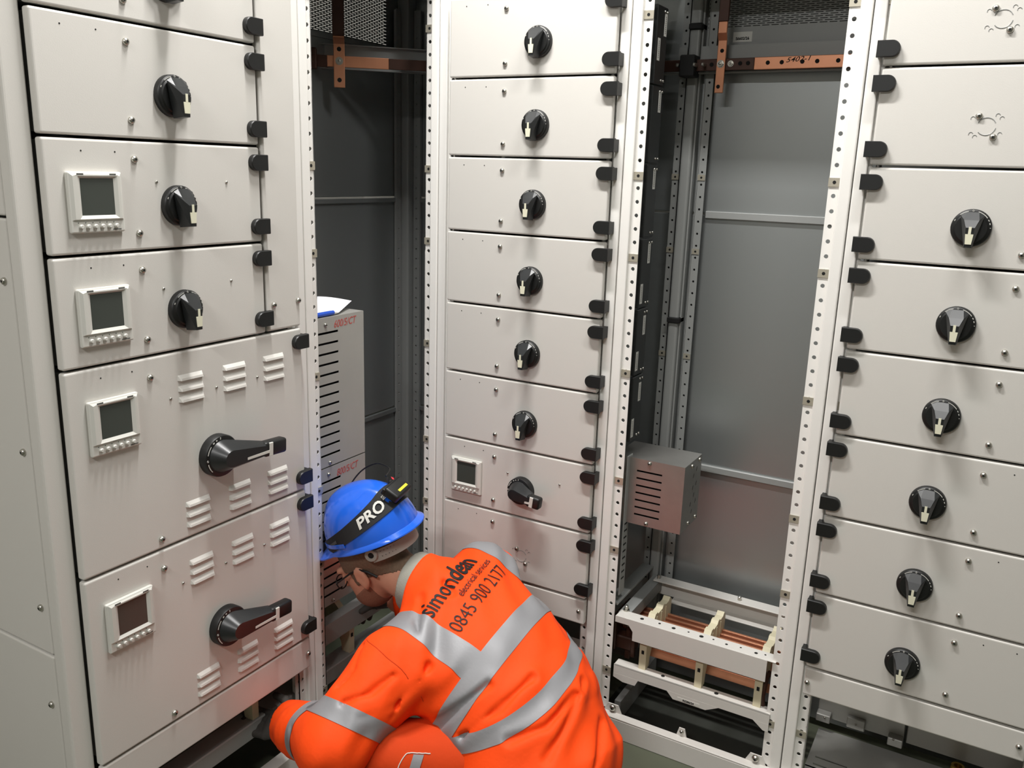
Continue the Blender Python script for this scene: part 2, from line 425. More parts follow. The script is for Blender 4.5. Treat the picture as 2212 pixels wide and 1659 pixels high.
unit(FL, UL, Z0 + 5 * ZP, WL, ZP, True, 'left bank grey unit with round knob and the uppermost white meter', 'knob', 'left bank compartment units', True)
unit(FL, UL, Z0 + 4 * ZP, WL, ZP, True, 'left bank grey unit with round knob and the second white meter down', 'knob', 'left bank compartment units', True)
unit(FL, UL, Z0 + 2 * ZP, 0.638, 2 * ZP, True, 'upper of two tall louvred left bank units with a black lever handle', 'long', 'left bank compartment units', True, True)
unit(FL, UL, Z0, 0.638, 2 * ZP, True, 'lowest tall louvred left bank unit with lever handle, above the worker\'s hand', 'long', 'left bank compartment units', True, True)
UC, WC = -1.495, 0.5235
for i in range(8):
    k = 'knob' if i < 6 else ('short' if i == 6 else 'blank')
    lb = (names[i] + ' grey unit with round black knob in the centre column' if i < 6 else
          ('centre column unit with small white meter and short angled black handle' if i == 6 else 'blank centre column unit with a ringed knockout, behind the worker\'s shoulders'))
    unit(FC, UC, Z0 + (7 - i) * ZP, WC, ZP, True, lb, k, 'centre column compartment units', i == 6)
UR = -0.3125
for i in range(8):
    k = 'blank' if i < 2 else 'knob'
    lb = (('topmost right column unit with a knockout cut by the picture edge', 'blank right column unit with ringed knockout above the knobs')[i] if i < 2 else
          ('uppermost', 'second', 'third', 'fourth', 'fifth', 'lowest')[i - 2] + ' of the knobbed units in the right column, black knob on grey door')
    unit(FC, UR, Z0 + (7 - i) * ZP, WC, ZP, False, lb, k, 'right column compartment units')

# ------------------------------------------------------------------ cabinet frames
HP = 0.0364; NP = 62; HV0 = 0.0154
TOPZ = HV0 + NP * HP
CLIPS = [2.109, 1.704, 1.484, 1.156, 0.831, 0.611, 0.207]
def half_post(F, t, g, s, name='post', clips=True, zlo=0.0, leg=True):
    """one folded upright: face next to the joint g, then a set-back perforated flange; s = +1 runs towards +u"""
    b = MB()
    a0, a1 = sorted((g + s * 0.0015, g + s * 0.0295))
    b.rbox(a0, a1, zlo, TOPZ, -0.060, -0.021, 0.003, 2)
    f0 = g + s * 0.0295 if s > 0 else g - s * 0 - 0.0295 - 0.026
    b.perf((f0, zlo, -0.033), (1, 0, 0), (0, 1, 0), (0, 0, 1), 0.026, HP, NP, 0.0054, 0.0135, 0.0025, v0=HV0)
    # return leg with its own holes, running into the cubicle
    e = g + s * 0.0555
    if leg: b.perf((e, zlo, -0.033), (0, 0, -1), (0, 1, 0), (s, 0, 0), 0.026, HP, NP, 0.0054, 0.013, 0.0025, v0=HV0 + HP * .5 - HP)
    o = obj(name, b, t, M['post'])
    o.matrix_local = t.matrix_world.inverted() @ F(0, 0)
    if clips:
        for z in CLIPS:
            c = obj('cage_nut', CAGE, t)
            c.matrix_local = t.matrix_world.inverted() @ F(g + s * 0.0425, z) @ T(0, 0, -0.0325) @ (Matrix.Identity(4) if s > 0 else Matrix.Rotation(PI, 4, 'Z'))
    return o
def cab(name, P, label): return empty(name, T(*P), label, 'cabinet', 'switchboard cabinets')
def wpart(name, b, t, mt, smooth=None):      # a part given in world coordinates
    o = obj(name, b, t, mt, smooth); o.matrix_local = t.matrix_world.inverted(); return o
def wput(me, t, Mw, name=None):
    o = obj(name or me.name, me, t); o.matrix_local = t.matrix_world.inverted() @ Mw; return o
GL, GCL, GCR, GRL = 1.633, -1.547, -0.9405, -0.3495
XR, YR = -1.955, 2.605

# left bank -----------------------------------------------------------------
cl = cab('switchboard_cabinet', (-1.75, 1.27, 0), 'left bank cabinet with white meters and lever handles')
b = MB().rbox(-1.578, AX - 0.0205, 0.905, 0.9515, 0, TOPZ, 0.006, 3)
wpart('corner_post', b, cl, M['paint'])
half_post(FL, cl, GL, -1, clips=False)
for (z0, z1) in ((1.600, TOPZ), (0.709, 1.595), (0.02, 0.704)):
    wpart('side_panel', MB().rbox(-2.3, -1.583, 0.908, 0.926, z0, z1, 0.004, 3), cl, M['paint'])
for z in (1.700, 1.480, 1.146, 0.812, 0.587, 0.35, 1.92, 2.14):
    wput(SCREW, cl, Matrix(((1, 0, 0, -1.606), (0, 0, -1, 0.908), (0, 1, 0, z), (0, 0, 0, 1))))
wpart('cable_chamber_cover', MB().rbox(-1.5445, AX - .001, 1.480, 1.592, Z0 + 4 * ZP + .003, TOPZ, 0.005, 3), cl, M['paint'])
for u, z in ((1.501, 1.374), (1.584, 1.376)): wput(SCREW, cl, FL(u, z))
wpart('fascia', MB().rbox(-1.545, AX - .002, 0.955, 1.592, 0.341, 0.4305, 0.004, 3), cl, M['paint'])
for u in (1.582, 0.98): wput(SCREW, cl, FL(u, 0.388))
wpart('roof', MB().box(-2.3, -1.55, 0.91, 1.63, TOPZ - .01, TOPZ + .01), cl, M['paint'])
wpart('rear_panel', MB().box(-2.31, -2.29, 0.91, 1.64, 0.02, TOPZ), cl, M['inner'])
wpart('divider', MB().box(-2.29, -1.60, 1.622, 1.630, 0.45, TOPZ), cl, M['inner'])
wpart('front_beam', MB().box(-1.60, -1.575, 1.0, 1.60, 0.345, 0.43), cl, M['inner'])
wpart('lower_rail', MB().rbox(-1.635, -1.575, 0.96, 1.625, 0.196, 0.246, 0.003, 1), cl, M['inner'])
wpart('plinth', MB().rbox(-1.585, -1.545, 0.915, 1.635, 0.0, 0.085, 0.003, 1), cl, M['paint'])
b = MB()
b.perf((AX - .035, 0.0, 0), (0, 1, 0), (0, 0, 1), (1, 0, 0), 0.026, HP, 10, 0.0042, 0.0135, 0.0025, v0=HV0)
for i in range(len(b.v)): b.v[i] = (b.v[i][0], b.v[i][1] + 1.565, b.v[i][2])
wpart('post_flange', b, cl, M['paint'])
# corner cubicle --------------------------------------------------------------
cc = cab('switchboard_cabinet', (-1.74, 2.1, 0), 'dark open corner cubicle the worker leans into')
half_post(FL, cc, GL, 1)
half_post(FC, cc, GCL, -1)
for z0, z1 in ((0.03, 0.812), (0.818, 1.598), (1.604, 2.104)):
    wpart('rear_panel', MB().rbox(XR - .012, XR, 1.635, 2.60, z0, z1, 0.002, 1), cc, M['rear'])
    wpart('rear_panel', MB().rbox(-1.955, -1.56, YR, YR + .012, z0, z1, 0.002, 1), cc, M['rear'])
    wpart('panel_lip', MB().box(XR, XR + .008, 1.64, 2.56, z1 - .014, z1), cc, M['rear'])
    wpart('panel_lip', MB().box(-1.92, -1.56, YR - .008, YR, z1 - .014, z1), cc, M['rear'])
# vent panel pierced with rows of slots
b = MB(); vy0, vy1, vz0 = 2.09, 2.515, 2.113
b.box(XR - .012, XR - .010, 1.64, vy0, 2.104, TOPZ); b.box(XR - .012, XR - .010, vy1, 2.60, 2.104, TOPZ)
zprev = 2.104
for r_ in range(28):
    z = vz0 + r_ * 0.0054
    b.box(XR - .012, XR - .010, vy0, vy1, zprev, z); zprev = z + .0020
    y = vy0
    for c_ in range(20):
        ys_ = vy0 + c_ * 0.0262 + (0.0131 if r_ % 2 else 0)
        if ys_ + .020 > vy1: break
        b.box(XR - .012, XR - .010, y, ys_, z, zprev); y = ys_ + .0200
    b.box(XR - .012, XR - .010, y, vy1, z, zprev)
b.box(XR - .012, XR - .010, vy0, vy1, zprev, TOPZ)
tag(wpart('vent_panel', b, cc, M['rear']), kind='stuff')
wpart('rear_panel', MB().box(-1.955, -1.56, YR, YR + .012, 2.104, TOPZ), cc, M['rear'])
wpart('roof', MB().box(-1.97, -1.55, 1.63, 2.61, TOPZ, TOPZ + .01), cc, M['inner'])
b = MB().perf((XR + .012, 2.530, 0), (0, 1, 0), (0, 0, 1), (1, 0, 0), 0.026, HP, 60, 0.0035, 0.013, 0.002, v0=0.05)
b.box(XR + .002, XR + .010, 2.530, 2.556, 0.05, 2.23)
wpart('rear_post', b, cc, M['inner'])
b = MB().perf((-1.912, YR - .014, 0), (1, 0, 0), (0, 0, 1), (0, -1, 0), 0.028, HP, 60, 0.0035, 0.013, 0.002, v0=0.05)
b.box(-1.912, -1.884, YR - .010, YR - .003, 0.05, 2.23)
wpart('rear_post', b, cc, M['inner'])
wpart('rear_post', MB().rbox(XR - .010, -1.915, 2.562, YR + .008, 0.05, TOPZ, 0.006, 2), cc, M['inner'])
# diagonal support channel high in the corner
def diag(p0, p1, z0, z1, th, b):
    a, c = Vector((*p0, 0)), Vector((*p1, 0)); dd = (c - a).normalized(); nn = Vector((dd.y, -dd.x, 0))
    pts = [a, c, c + nn * th, a + nn * th]
    b.add([(q.x, q.y, z0) for q in pts] + [(q.x, q.y, z1) for q in pts], [(0, 3, 2, 1), (4, 5, 6, 7), (0, 1, 5, 4), (1, 2, 6, 5), (2, 3, 7, 6), (3, 0, 4, 7)])
    return b
b = diag((-1.99, 2.150), (-1.57, 2.545), 2.000, 2.074, 0.003, MB())
diag((-1.99, 2.150), (-1.57, 2.545), 2.000, 2.003, 0.018, b); diag((-1.99, 2.150), (-1.57, 2.545), 2.071, 2.074, 0.018, b)
wpart('diagonal_channel', b, cc, M['inner'])
wpart('front_beam', MB().box(-1.605, -1.568, 1.66, 2.20, 0.336, 0.40), cc, M['inner'])
wpart('lower_rail', MB().rbox(-1.635, -1.575, 1.66, 2.20, 0.196, 0.246, 0.003, 1), cc, M['inner'])
wpart('plinth', MB().rbox(-1.585, -1.545, 1.64, 2.19, 0.0, 0.085, 0.003, 1), cc, M['paint'])
# centre column -----------------------------------------------------------------
ce = cab('switchboard_cabinet', (-1.23, 2.4, 0), 'centre column cabinet of eight grey units behind the worker')
half_post(FC, ce, GCL, 1, clips=False); half_post(FC, ce, GCR, -1, clips=False)
wpart('fascia', MB().rbox(-1.495, -0.972, DY + .001, DY + .021, 0.351, 0.4305, 0.004, 3), ce, M['paint'])
for u in (-0.99, -1.478): wput(SCREW, ce, FC(u, 0.393) @ T(0, 0, -.001))
wpart('roof', MB().box(-1.545, -0.945, 2.24, 2.61, TOPZ, TOPZ + .01), ce, M['inner'])
for z0, z1 in ((0.03, 0.792), (0.798, 1.594), (1.600, TOPZ)):
    wpart('rear_panel', MB().rbox(-1.54, -0.93, YR, YR + .012, z0, z1, 0.002, 1), ce, M['rear'])
wpart('plinth', MB().rbox(-1.54, -0.945, DY + .002, DY + .04, 0.0, 0.085, 0.003, 1), ce, M['paint'])
wpart('lower_rail', MB().rbox(-1.50, -0.985, DY + .02, DY + .08, 0.2, 0.25, 0.003, 1), ce, M['paint'])
wpart('divider', MB().box(-1.552, -1.548, 2.27, 2.60, 0.45, TOPZ), ce, M['inner'])
# open right cubicle ----------------------------------------------------------------
cr = cab('switchboard_cabinet', (-0.645, 2.4, 0), 'open cubicle with copper bars between centre and right columns')
half_post(FC, cr, GCR, 1, leg=False); half_post(FC, cr, GRL, -1, leg=False)
for z0, z1 in ((0.03, 0.792), (0.798, 1.594), (1.600, 2.110)):
    wpart('rear_panel', MB().rbox(-0.925, -0.352, YR, YR + .012, z0, z1, 0.002, 1), cr, M['rear'])
    if z1 < 2: wpart('panel_lip', MB().rbox(-0.82, -0.352, YR - .010, YR + .002, z1 - .010, z1 + .012, 0.002, 1), cr, M['inner'])
wpart('vent_panel', MB().box(-0.925, -0.352, YR - .002, YR + .010, 2.118, TOPZ), cr, M['inner'])
sl = MB()
for r_ in range(26):
    for c_ in range(19):
        x = -0.86 + c_ * 0.0262 + (0.0131 if r_ % 2 else 0)
        sl.box(x, x + .020, YR - .0028, YR - .002, 2.128 + r_ * 0.0054, 2.1297 + r_ * 0.0054)
tag(wpart('vent_slots', sl, cr, M['dark']), kind='stuff')
wpart('roof', MB().box(-0.938, -0.352, 2.24, 2.61, TOPZ, TOPZ + .01), cr, M['inner'])
b = MB().perf((-0.926, YR - .03, 0), (1, 0, 0), (0, 0, 1), (0, -1, 0), 0.020, HP, 58, 0.0035, 0.010, 0.002, v0=0.10)
b.perf((-0.846, YR - .03, 0), (1, 0, 0), (0, 0, 1), (0, -1, 0), 0.024, HP, 58, 0.0035, 0.0125, 0.002, v0=0.10)
b.rbox(-0.900, -0.868, YR - .045, YR - .004, 0.10, TOPZ, 0.007, 3)
b.box(-0.867, -0.862, YR - .03, YR, 0.10, TOPZ); b.box(-0.848, -0.845, YR - .03, YR, 0.10, TOPZ)
b.box(-0.905, -0.925, YR - .026, YR - .022, .1, TOPZ, 1); b.box(-0.824, -0.845, YR - .026, YR - .022, .1, TOPZ, 1)
wpart('rear_post', b, cr, [M['inner'], M['dark']])
for z in (1.704, 1.484, 1.156, 0.831):
    for u in (-0.834, -0.916):
        wput(CAGE, cr, Matrix(((1, 0, 0, u), (0, 0, -1, YR - .0305), (0, 1, 0, z), (0, 0, 0, 1))) @ Matrix.Scale(0.8, 4))
for z in (2.128, 1.268, 0.66): wpart('post_clamp', MB().rbox(-0.902, -0.862, YR - .052, YR - .003, z - .009, z + .009, 0.003, 1), cr, M['rubber'])
b = MB().box(-0.862, -0.352, YR - .038, YR - .036, 1.999, 2.074).box(-0.862, -0.352, YR - .060, YR - .036, 1.997, 2.0)
b.box(-0.93, -0.905, YR - .038, YR - .036, 1.999, 2.074).box(-1.0, -0.905, YR - .060, YR - .036, 1.997, 2.0)
wpart('rear_channel', b, cr, M['inner'])
lb = wpart('rating_label', MB().box(-0.783, -0.728, YR - .0035, YR - .0025, 2.086, 2.1135), cr, [M['label']])
t_ = text_mb('S6602/26', 0.0105, Matrix(((1, 0, 0, -0.7555), (0, 0, -1, YR - .0036), (0, 1, 0, 2.092), (0, 0, 0, 1))), align='CENTER', bold=0.0004)
o = obj('print', t_, lb, M['ink'])
wpart('label_strip', MB().box(-0.925, -0.352, YR - .0025, YR + .002, 2.077, 2.118), cr, M['inner'])
# bottom frame of that cubicle
def rail(name, x0, x1, y0, y1, z0, z1, lip=0.003, t=cr, flange=0.04):
    b = MB().box(x0, x1, y0, y0 + lip, z0, z1).rbox(x0, x1, y0, y0 + flange, z1 - lip, z1, 0.001, 1)
    return wpart(name, b, t, M['paint'])
b = MB().rbox(-0.876, -0.395, 2.225, 2.268, 0.401, 0.404, 0.001, 1)
b.prism([(-0.876, 0.404), (-0.876, 0.384), (-0.832, 0.384), (-0.818, 0.366), (-0.818, 0.337), (-0.418, 0.337), (-0.418, 0.404)], 0, 0.003)
n0 = len(b.v) - 14
for i in range(n0, len(b.v)): x, z, q = b.v[i]; b.v[i] = (x, 2.2250 - q, z)
wpart('front_beam', b, cr, M['paint'])
ho = MB()
for x, y, rr in [(-0.80, 2.247, .006), (-0.745, 2.25, .004), (-0.70, 2.247, .006), (-0.655, 2.25, .003), (-0.615, 2.247, .0065), (-0.58, 2.25, .003), (-0.54, 2.245, .004), (-0.50, 2.25, .003), (-0.455, 2.245, .005), (-0.43, 2.25, .003)]:
    ho.prism(circ(rr, 10, cx=x, cy=y), 0.404, 0.4045)
tag(wpart('punched_holes', ho, cr, M['dark']), kind='stuff')
b = MB().rbox(-0.880, -0.845, 2.255, 2.562, 0.398, 0.401, 0.001, 1).box(-0.848, -0.845, 2.255, 2.562, 0.36, 0.40)
b.rbox(-0.925, -0.885, 2.255, 2.562, 0.42, 0.428, 0.001, 1)
wpart('side_rail', b, cr, M['inner'])
b = MB().rbox(-0.862, -0.395, 2.500, 2.545, 0.405, 0.409, 0.001, 1).box(-0.862, -0.395, 2.542, 2.545, 0.345, 0.405).rbox(-0.80, -0.395, 2.500, 2.545, 0.342, 0.346, 0.001, 1)
wpart('rear_rail', b, cr, M['paint'])
b = MB().rbox(-0.872, -0.395, 2.225, 2.262, 0.2355, 0.2385, 0.001, 1).box(-0.872, -0.395, 2.225, 2.228, 0.207, 0.2385)
pt = [(-0.700, 0.209), (-0.678, 0.186), (-0.578, 0.186), (-0.540, 0.207)]
for pts in (pt, [(-0.872, 0.209), (-0.872, 0.196), (-0.84, 0.186), (-0.80, 0.187), (-0.79, 0.209)], [(-0.44, 0.207), (-0.41, 0.184), (-0.395, 0.182), (-0.395, 0.207)]):
    b.add([(x, 2.2248, z) for x, z in pts] + [(x, 2.2268, z) for x, z in pts], [tuple(range(len(pts))), tuple(range(2 * len(pts) - 1, len(pts) - 1, -1))] + [(i, (i + 1) % len(pts), len(pts) + (i + 1) % len(pts), len(pts) + i) for i in range(len(pts))])
lr = wpart('lower_rail', b, cr, M['paint'])
sk = wpart('rating_label', MB().add([(-0.664, 2.2240, 0.1985), (-0.664, 2.2240, 0.1885), (-0.596, 2.2240, 0.1885), (-0.596, 2.2240, 0.1985), (-0.664, 2.2247, 0.1985), (-0.664, 2.2247, 0.1885), (-0.596, 2.2247, 0.1885), (-0.596, 2.2247, 0.1985)],
           [(0, 1, 2, 3), (7, 6, 5, 4), (0, 4, 5, 1), (1, 5, 6, 2), (2, 6, 7, 3), (3, 7, 4, 0)]), cr, M['white'])
obj('print', text_mb('R5286/24', 0.0088, Matrix(((1, 0, 0, -0.63), (0, 0, -1, 2.2238), (0, 1, 0, 0.1905), (0, 0, 0, 1))), align='CENTER', bold=0.0003), sk, M['ink'])
ho = MB()
for x, rr in [(-0.72, .006), (-0.555, .0065)]: ho.prism(circ(rr, 10, cx=x, cy=2.245), 0.2385, 0.239)
tag(wpart('punched_holes', ho, cr, M['dark']), kind='stuff')
b = MB().rbox(-0.938, -0.352, DY + .001, DY + .006, 0.0, 0.066, 0.002, 1).rbox(-0.93, -0.36, DY + .001, DY + .03, 0.066, 0.072, 0.002, 1)
for c, w1 in ((-0.866, 0.03), (-0.642, 0.016), (-0.420, 0.03)):
    pts = [(c - w1, 0.070), (c + w1, 0.070), (c + w1 * .55, 0.098), (c - w1 * .55, 0.098)]
    b.add([(x, DY + .026, z) for x, z in pts] + [(x, DY + .030, z) for x, z in pts], [(0, 1, 2, 3), (7, 6, 5, 4), (0, 4, 5, 1), (1, 5, 6, 2), (2, 6, 7, 3), (3, 7, 4, 0)])
wpart('plinth', b, cr, M['paint'])
for c in (-0.866, -0.642, -0.420): wput(SCREW, cr, FC(c, 0.087) @ T(0, 0, -.026) @ Matrix.Scale(1.5 if c != -0.642 else 0.9, 4))
for p_ in ((-0.860, 2.268), (-0.85, 2.52), (-0.58, 2.52)):
    wpart('bolt', MB().lathe([(0.010, 0.404), (0.010, 0.408), (0.006, 0.4085), (0.006, 0.420), (0.004, 0.422)], 10, cx=p_[0], cy=p_[1]), cr, M['zinc'], 40)
wpart('gland_floor', MB().box(-0.93, -0.36, 2.24, 2.60, 0.01, 0.02), cr, M['under'])
wpart('cable_tray', MB().box(-0.875, -0.855, 2.26, 2.58, 0.02, 0.09), cr, M['inner'])
# right column ------------------------------------------------------------------------
cq = cab('switchboard_cabinet', (-0.05, 2.4, 0), 'right column cabinet of grey units at the picture edge')
half_post(FC, cq, GRL, 1)
half_post(FC, cq, 0.2715, -1, clips=False)
wpart('fascia', MB().rbox(-0.3125, 0.211, DY + .001, DY + .021, 0.351, 0.4305, 0.004, 3), cq, M['paint'])
for u in (-0.304, 0.195): wput(SCREW, cq, FC(u, 0.389) @ T(0, 0, -.001))
wpart('roof', MB().box(-0.347, 0.27, 2.24, 2.61, TOPZ, TOPZ + .01), cq, M['inner'])
for x0, x1 in ((-0.30, -0.060), (-0.0535, 0.24)):
    wpart('inner_panel', MB().rbox(x0, x1, 2.47, 2.48, 0.13, 0.434, 0.002, 1), cq, M['sheet'])
for q in ((-0.30, -0.26, 2.44, 2.469, 0.13, 0.155), (-0.215, -0.165, 2.455, 2.469, 0.13, 0.165), (-0.10, -0.06, 2.44, 2.469, 0.125, 0.15)):
    wpart('bracket', MB().rbox(*q, 0.002, 1), cq, M['sheet'])
for x in (-0.275, -0.19, -0.085): wput(SMALL, cq, Matrix(((1, 0, 0, x), (0, 0, -1, 2.44 if x != -0.19 else 2.455), (0, 1, 0, 0.148), (0, 0, 0, 1))))
wpart('rear_panel', MB().box(-0.345, 0.27, YR, YR + .012, 0.03, TOPZ), cq, M['rear'])
wpart('plinth', MB().rbox(-0.347, 0.27, DY + .002, DY + .04, 0.0, 0.085, 0.003, 1), cq, M['paint'])
wpart('side_skin', MB().box(0.26, 0.272, 2.24, 2.60, 0.03, TOPZ), cq, M['inner'])

# ------------------------------------------------------------------ copper bars
def group(name, P, label, cat, grp=None): return empty(name, T(*P), label, cat, grp)
def holes_front(lst, rr, y, t):
    b = MB()
    for x, z in lst:
        c = circ(rr, 12); b.add([(x + px, y, z + pz) for px, pz in c] + [(x + px, y - .0006, z + pz) for px, pz in c],
            [tuple(range(12)), tuple(range(23, 11, -1))] + [(i, (i + 1) % 12, 12 + (i + 1) % 12, 12 + i) for i in range(12)])
    return tag(wpart('drilled_hole', b, t, M['dark']), kind='stuff')
def bolt(Mw, t, rad=0.0085):
    b = MB().lathe([(rad * 1.25, 0), (rad * 1.25, 0.0012)], 16).prism(circ(rad * .95, 6), 0.0012, 0.006).lathe([(rad * .45, 0.006), (rad * .45, 0.009), (rad * .3, 0.010)], 10)
    o = obj('bolt', b, t, M['zinc'], 40); o.matrix_local = t.matrix_world.inverted() @ Mw; return o
def FY(x, z, y): return Matrix(((1, 0, 0, x), (0, 0, -1, y), (0, 1, 0, z), (0, 0, 0, 1)))
t = group('busbar', (-0.53, 2.53, 2.001), 'horizontal copper bar with drilled holes and handwriting in the open cubicle', 'busbar')
wpart('bar', MB().rbox(-0.695, -0.352, 2.527, 2.533, 2.001, 2.034, 0.0015, 2), t, M['copper'])
wpart('tarnished_end', MB().rbox(-0.97, -0.695, 2.5275, 2.5325, 2.0015, 2.0335, 0.0015, 2), t, M['tarnish'])
wpart('bar_clamp', MB().rbox(-0.905, -0.86, 2.505, 2.555, 1.985, 2.045, 0.004, 2), t, M['rubber'])
for x in (-0.86, -0.835, -0.91): wpart('clamp_bolt', MB().rbox(x - .004, x + .004, 2.50, 2.528, 2.012, 2.022, 0.002, 1), t, M['zinc'])
holes_front([(-0.657, 2.0185), (-0.619, 2.0185), (-0.564, 2.0185), (-0.525, 2.0185), (-0.471, 2.0185), (-0.734, 2.019), (-0.712, 2.019), (-0.816, 2.018)], 0.0058, 2.5268, t)
bolt(FY(-0.761, 2.019, 2.527), t, 0.007)
o = obj('handwriting', text_mb('5402-1', 0.021, FY(-0.6085, 2.0175, 2.5266) @ Matrix.Rotation(0.06, 4, 'Z') @ Matrix.Diagonal((1.12, .85, 1, 1)), shear=0.35, bold=0.0001), t, M['ink']); o.matrix_local = t.matrix_world.inverted()
t = group('busbar', (-0.786, 2.515, 1.94), 'vertical copper dropper bar bolted across the bar in the open cubicle', 'busbar')
b = MB().rbox(-0.7995, -0.7745, 2.518, 2.5245, 1.940, 2.083, 0.0015, 2)
b.hull([(-0.7995, 2.518, 2.080), (-0.7745, 2.518, 2.080), (-0.7995, 2.5245, 2.080), (-0.7745, 2.5245, 2.080), (-0.7975, 2.502, 2.098), (-0.7725, 2.502, 2.098), (-0.7975, 2.5085, 2.100), (-0.7725, 2.5085, 2.100)])
b.rbox(-0.7970, -0.7720, 2.502, 2.5085, 2.097, 2.128, 0.0012, 1)
wpart('bar', b, t, M['copper'])
wpart('tarnished_end', MB().rbox(-0.7985, -0.7700, 2.500, 2.510, 2.128, TOPZ, 0.0015, 1), t, M['tarnish'])
holes_front([(-0.786, 2.053), (-0.789, 1.957)], 0.0055, 2.5178, t)
bolt(FY(-0.787, 2.018, 2.518), t)
# diagonal bar in the corner cubicle
DV = Vector((0.7518, 0.6594, 0)).normalized(); DN = Vector((DV.y, -DV.x, 0))
def FD(p, z, off=0.0):   # u along the diagonal, v up, w towards the room
    q = Vector((p[0], p[1], z)) + DN * off
    return Matrix(((DV.x, 0, DN.x, q.x), (DV.y, 0, DN.y, q.y), (0, 1, 0, q.z), (0, 0, 0, 1)))
BP = (-1.901, 2.141)
t = empty('busbar', FD(BP, 2.001), 'copper bar lying diagonally across the top of the corner cubicle', 'busbar')
obj('bar', MB().rbox(-0.008, 0.181, 0, 0.033, -0.003, 0.003, 0.0015, 2), t, M['copper'])
obj('tarnished_end', MB().rbox(0.181, 0.37, 0.0005, 0.0325, -0.0028, 0.0028, 0.0015, 2), t, M['tarnish'])
obj('tarnished_end', MB().rbox(-0.09, -0.008, -0.002, 0.033, -0.006, 0.001, 0.0015, 2), t, M['tarnish'])
obj('bar_clamp', MB().rbox(-0.075, -0.038, -0.010, 0.052, -0.016, 0.018, 0.005, 2).rbox(-0.068, -0.044, 0.008, 0.03, 0.018, 0.024, 0.003, 1), t, M['tarnish'])
t = empty('busbar', FD((-1.879, 2.160), 1.940, 0.005), 'vertical copper dropper bar hanging in the corner cubicle', 'busbar')
b = MB().rbox(-0.017, 0.017, 0, 0.128, 0, 0.006, 0.0015, 2)
b.hull([(-0.017, 0.126, 0), (0.017, 0.126, 0), (-0.017, 0.126, 0.006), (0.017, 0.126, 0.006), (-0.018, 0.146, -0.014), (0.016, 0.146, -0.014), (-0.018, 0.148, -0.008), (0.016, 0.148, -0.008)])
b.rbox(-0.018, 0.016, 0.146, 0.152, -0.014, -0.008, 0.001, 1)
obj('bar', b, t, M['copper'])
obj('tarnished_end', MB().rbox(-0.0195, 0.0165, 0.152, TOPZ - 1.94, -0.0155, -0.0065, 0.0015, 1), t, M['tarnish'])
hb = MB()
for y in (0.112, 0.022): hb.prism(circ(0.0068, 12, cx=0, cy=y), 0.0061, 0.0065)
tag(obj('drilled_hole', hb, t, M['dark']), kind='stuff')
o = bolt(t.matrix_world @ T(0, 0.0775, 0.006), t, 0.0095)
# copper bars and their supports along the bottom frame of the open cubicle
ys = (2.345, 2.372, 2.399, 2.426)
for i, y in enumerate(ys):
    o = wpart('busbar', MB().rbox(-0.925, -0.352, y - .005, y + .005, 0.300, 0.346, 0.0015, 2), cr, M['copper'])
    o.parent = None; o.matrix_world = Matrix.Identity(4)
    tag(o, ('frontmost', 'second from front', 'third from front', 'rearmost')[i] + ' of four flat copper bars held by the cream supports', 'busbar', 'bottom copper bars')
o = wpart('busbar', MB().rbox(-0.80, -0.352, 2.297, 2.303, 0.258, 0.286, 0.0015, 2), cr, M['copper']); o.parent = None; o.matrix_world = Matrix.Identity(4)
tag(o, 'single lower copper bar showing below the front beam of the open cubicle', 'busbar')
def support_mesh():
    pts = [(0.0, 0.0), (0.030, 0.0), (0.034, 0.03), (0.050, 0.060), (0.075, 0.072), (0.205, 0.072), (0.205, 0.150), (0.190, 0.163), (0.176, 0.154), (0.150, 0.154), (0.142, 0.161), (0.128, 0.161), (0.120, 0.153), (0.085, 0.153), (0.078, 0.160), (0.062, 0.160), (0.055, 0.152), (0.0, 0.1)]
    b = MB(); n = len(pts); hw = 0.011
    b.add([(-hw, y, z) for y, z in pts] + [(hw, y, z) for y, z in pts], [tuple(range(n)), tuple(range(2 * n - 1, n - 1, -1))] + [((i + 1) % n, i, n + i, n + (i + 1) % n) for i in range(n)])
    for q in (0.07, 0.11, 0.15): b.box(hw, hw + .002, q, q + .004, 0.08, 0.148)
    b.box(-0.004, 0.004, -0.0012, 0, 0.052, 0.064, 1)
    b.lathe([(0.012, 0.0), (0.012, 0.005)], 12, 0, 0, 0.015)
    return b.mesh('busbar_support', [M['cream'], M['dark']])
SUP = support_mesh()
for x, lb in ((-0.788, 'left'), (-0.612, 'middle'), (-0.438, 'right')):
    o = obj('busbar_support', SUP, None, M_=T(x, 2.243, 0.2387)); tag(o, lb + ' of three cream moulded busbar supports standing on the lower rail', 'insulator', 'cream busbar supports')
for y, lb in ((1.436, 'cream busbar support under the left bank beside the worker\'s hand'), (1.832, 'cream busbar support low in the corner cubicle by the worker\'s chin')):
    o = obj('busbar_support', SUP, None, M_=Matrix(((0, -1, 0, -1.582), (1, 0, 0, y), (0, 0, 1, 0.2463), (0, 0, 0, 1)))); tag(o, lb, 'insulator', None)
tl = MB().rbox(-0.925, -0.835, 2.29, 2.33, 0.255, 0.30, 0.004, 1).rbox(-0.915, -0.895, 2.28, 2.43, 0.25, 0.36, 0.003, 1).rbox(-0.87, -0.852, 2.30, 2.33, 0.22, 0.37, 0.003, 1).rbox(-0.845, -0.832, 2.285, 2.30, 0.24, 0.35, 0.002, 1)
tl.tube([(-0.91, 2.30, 0.345), (-0.87, 2.285, 0.352), (-0.835, 2.30, 0.335)], 0.009, 8)
o = obj('copper_link', tl, None, M['tarnish'], 30); tag(o, 'brown tarnished copper links at the left end of the bottom bars', 'copper link')
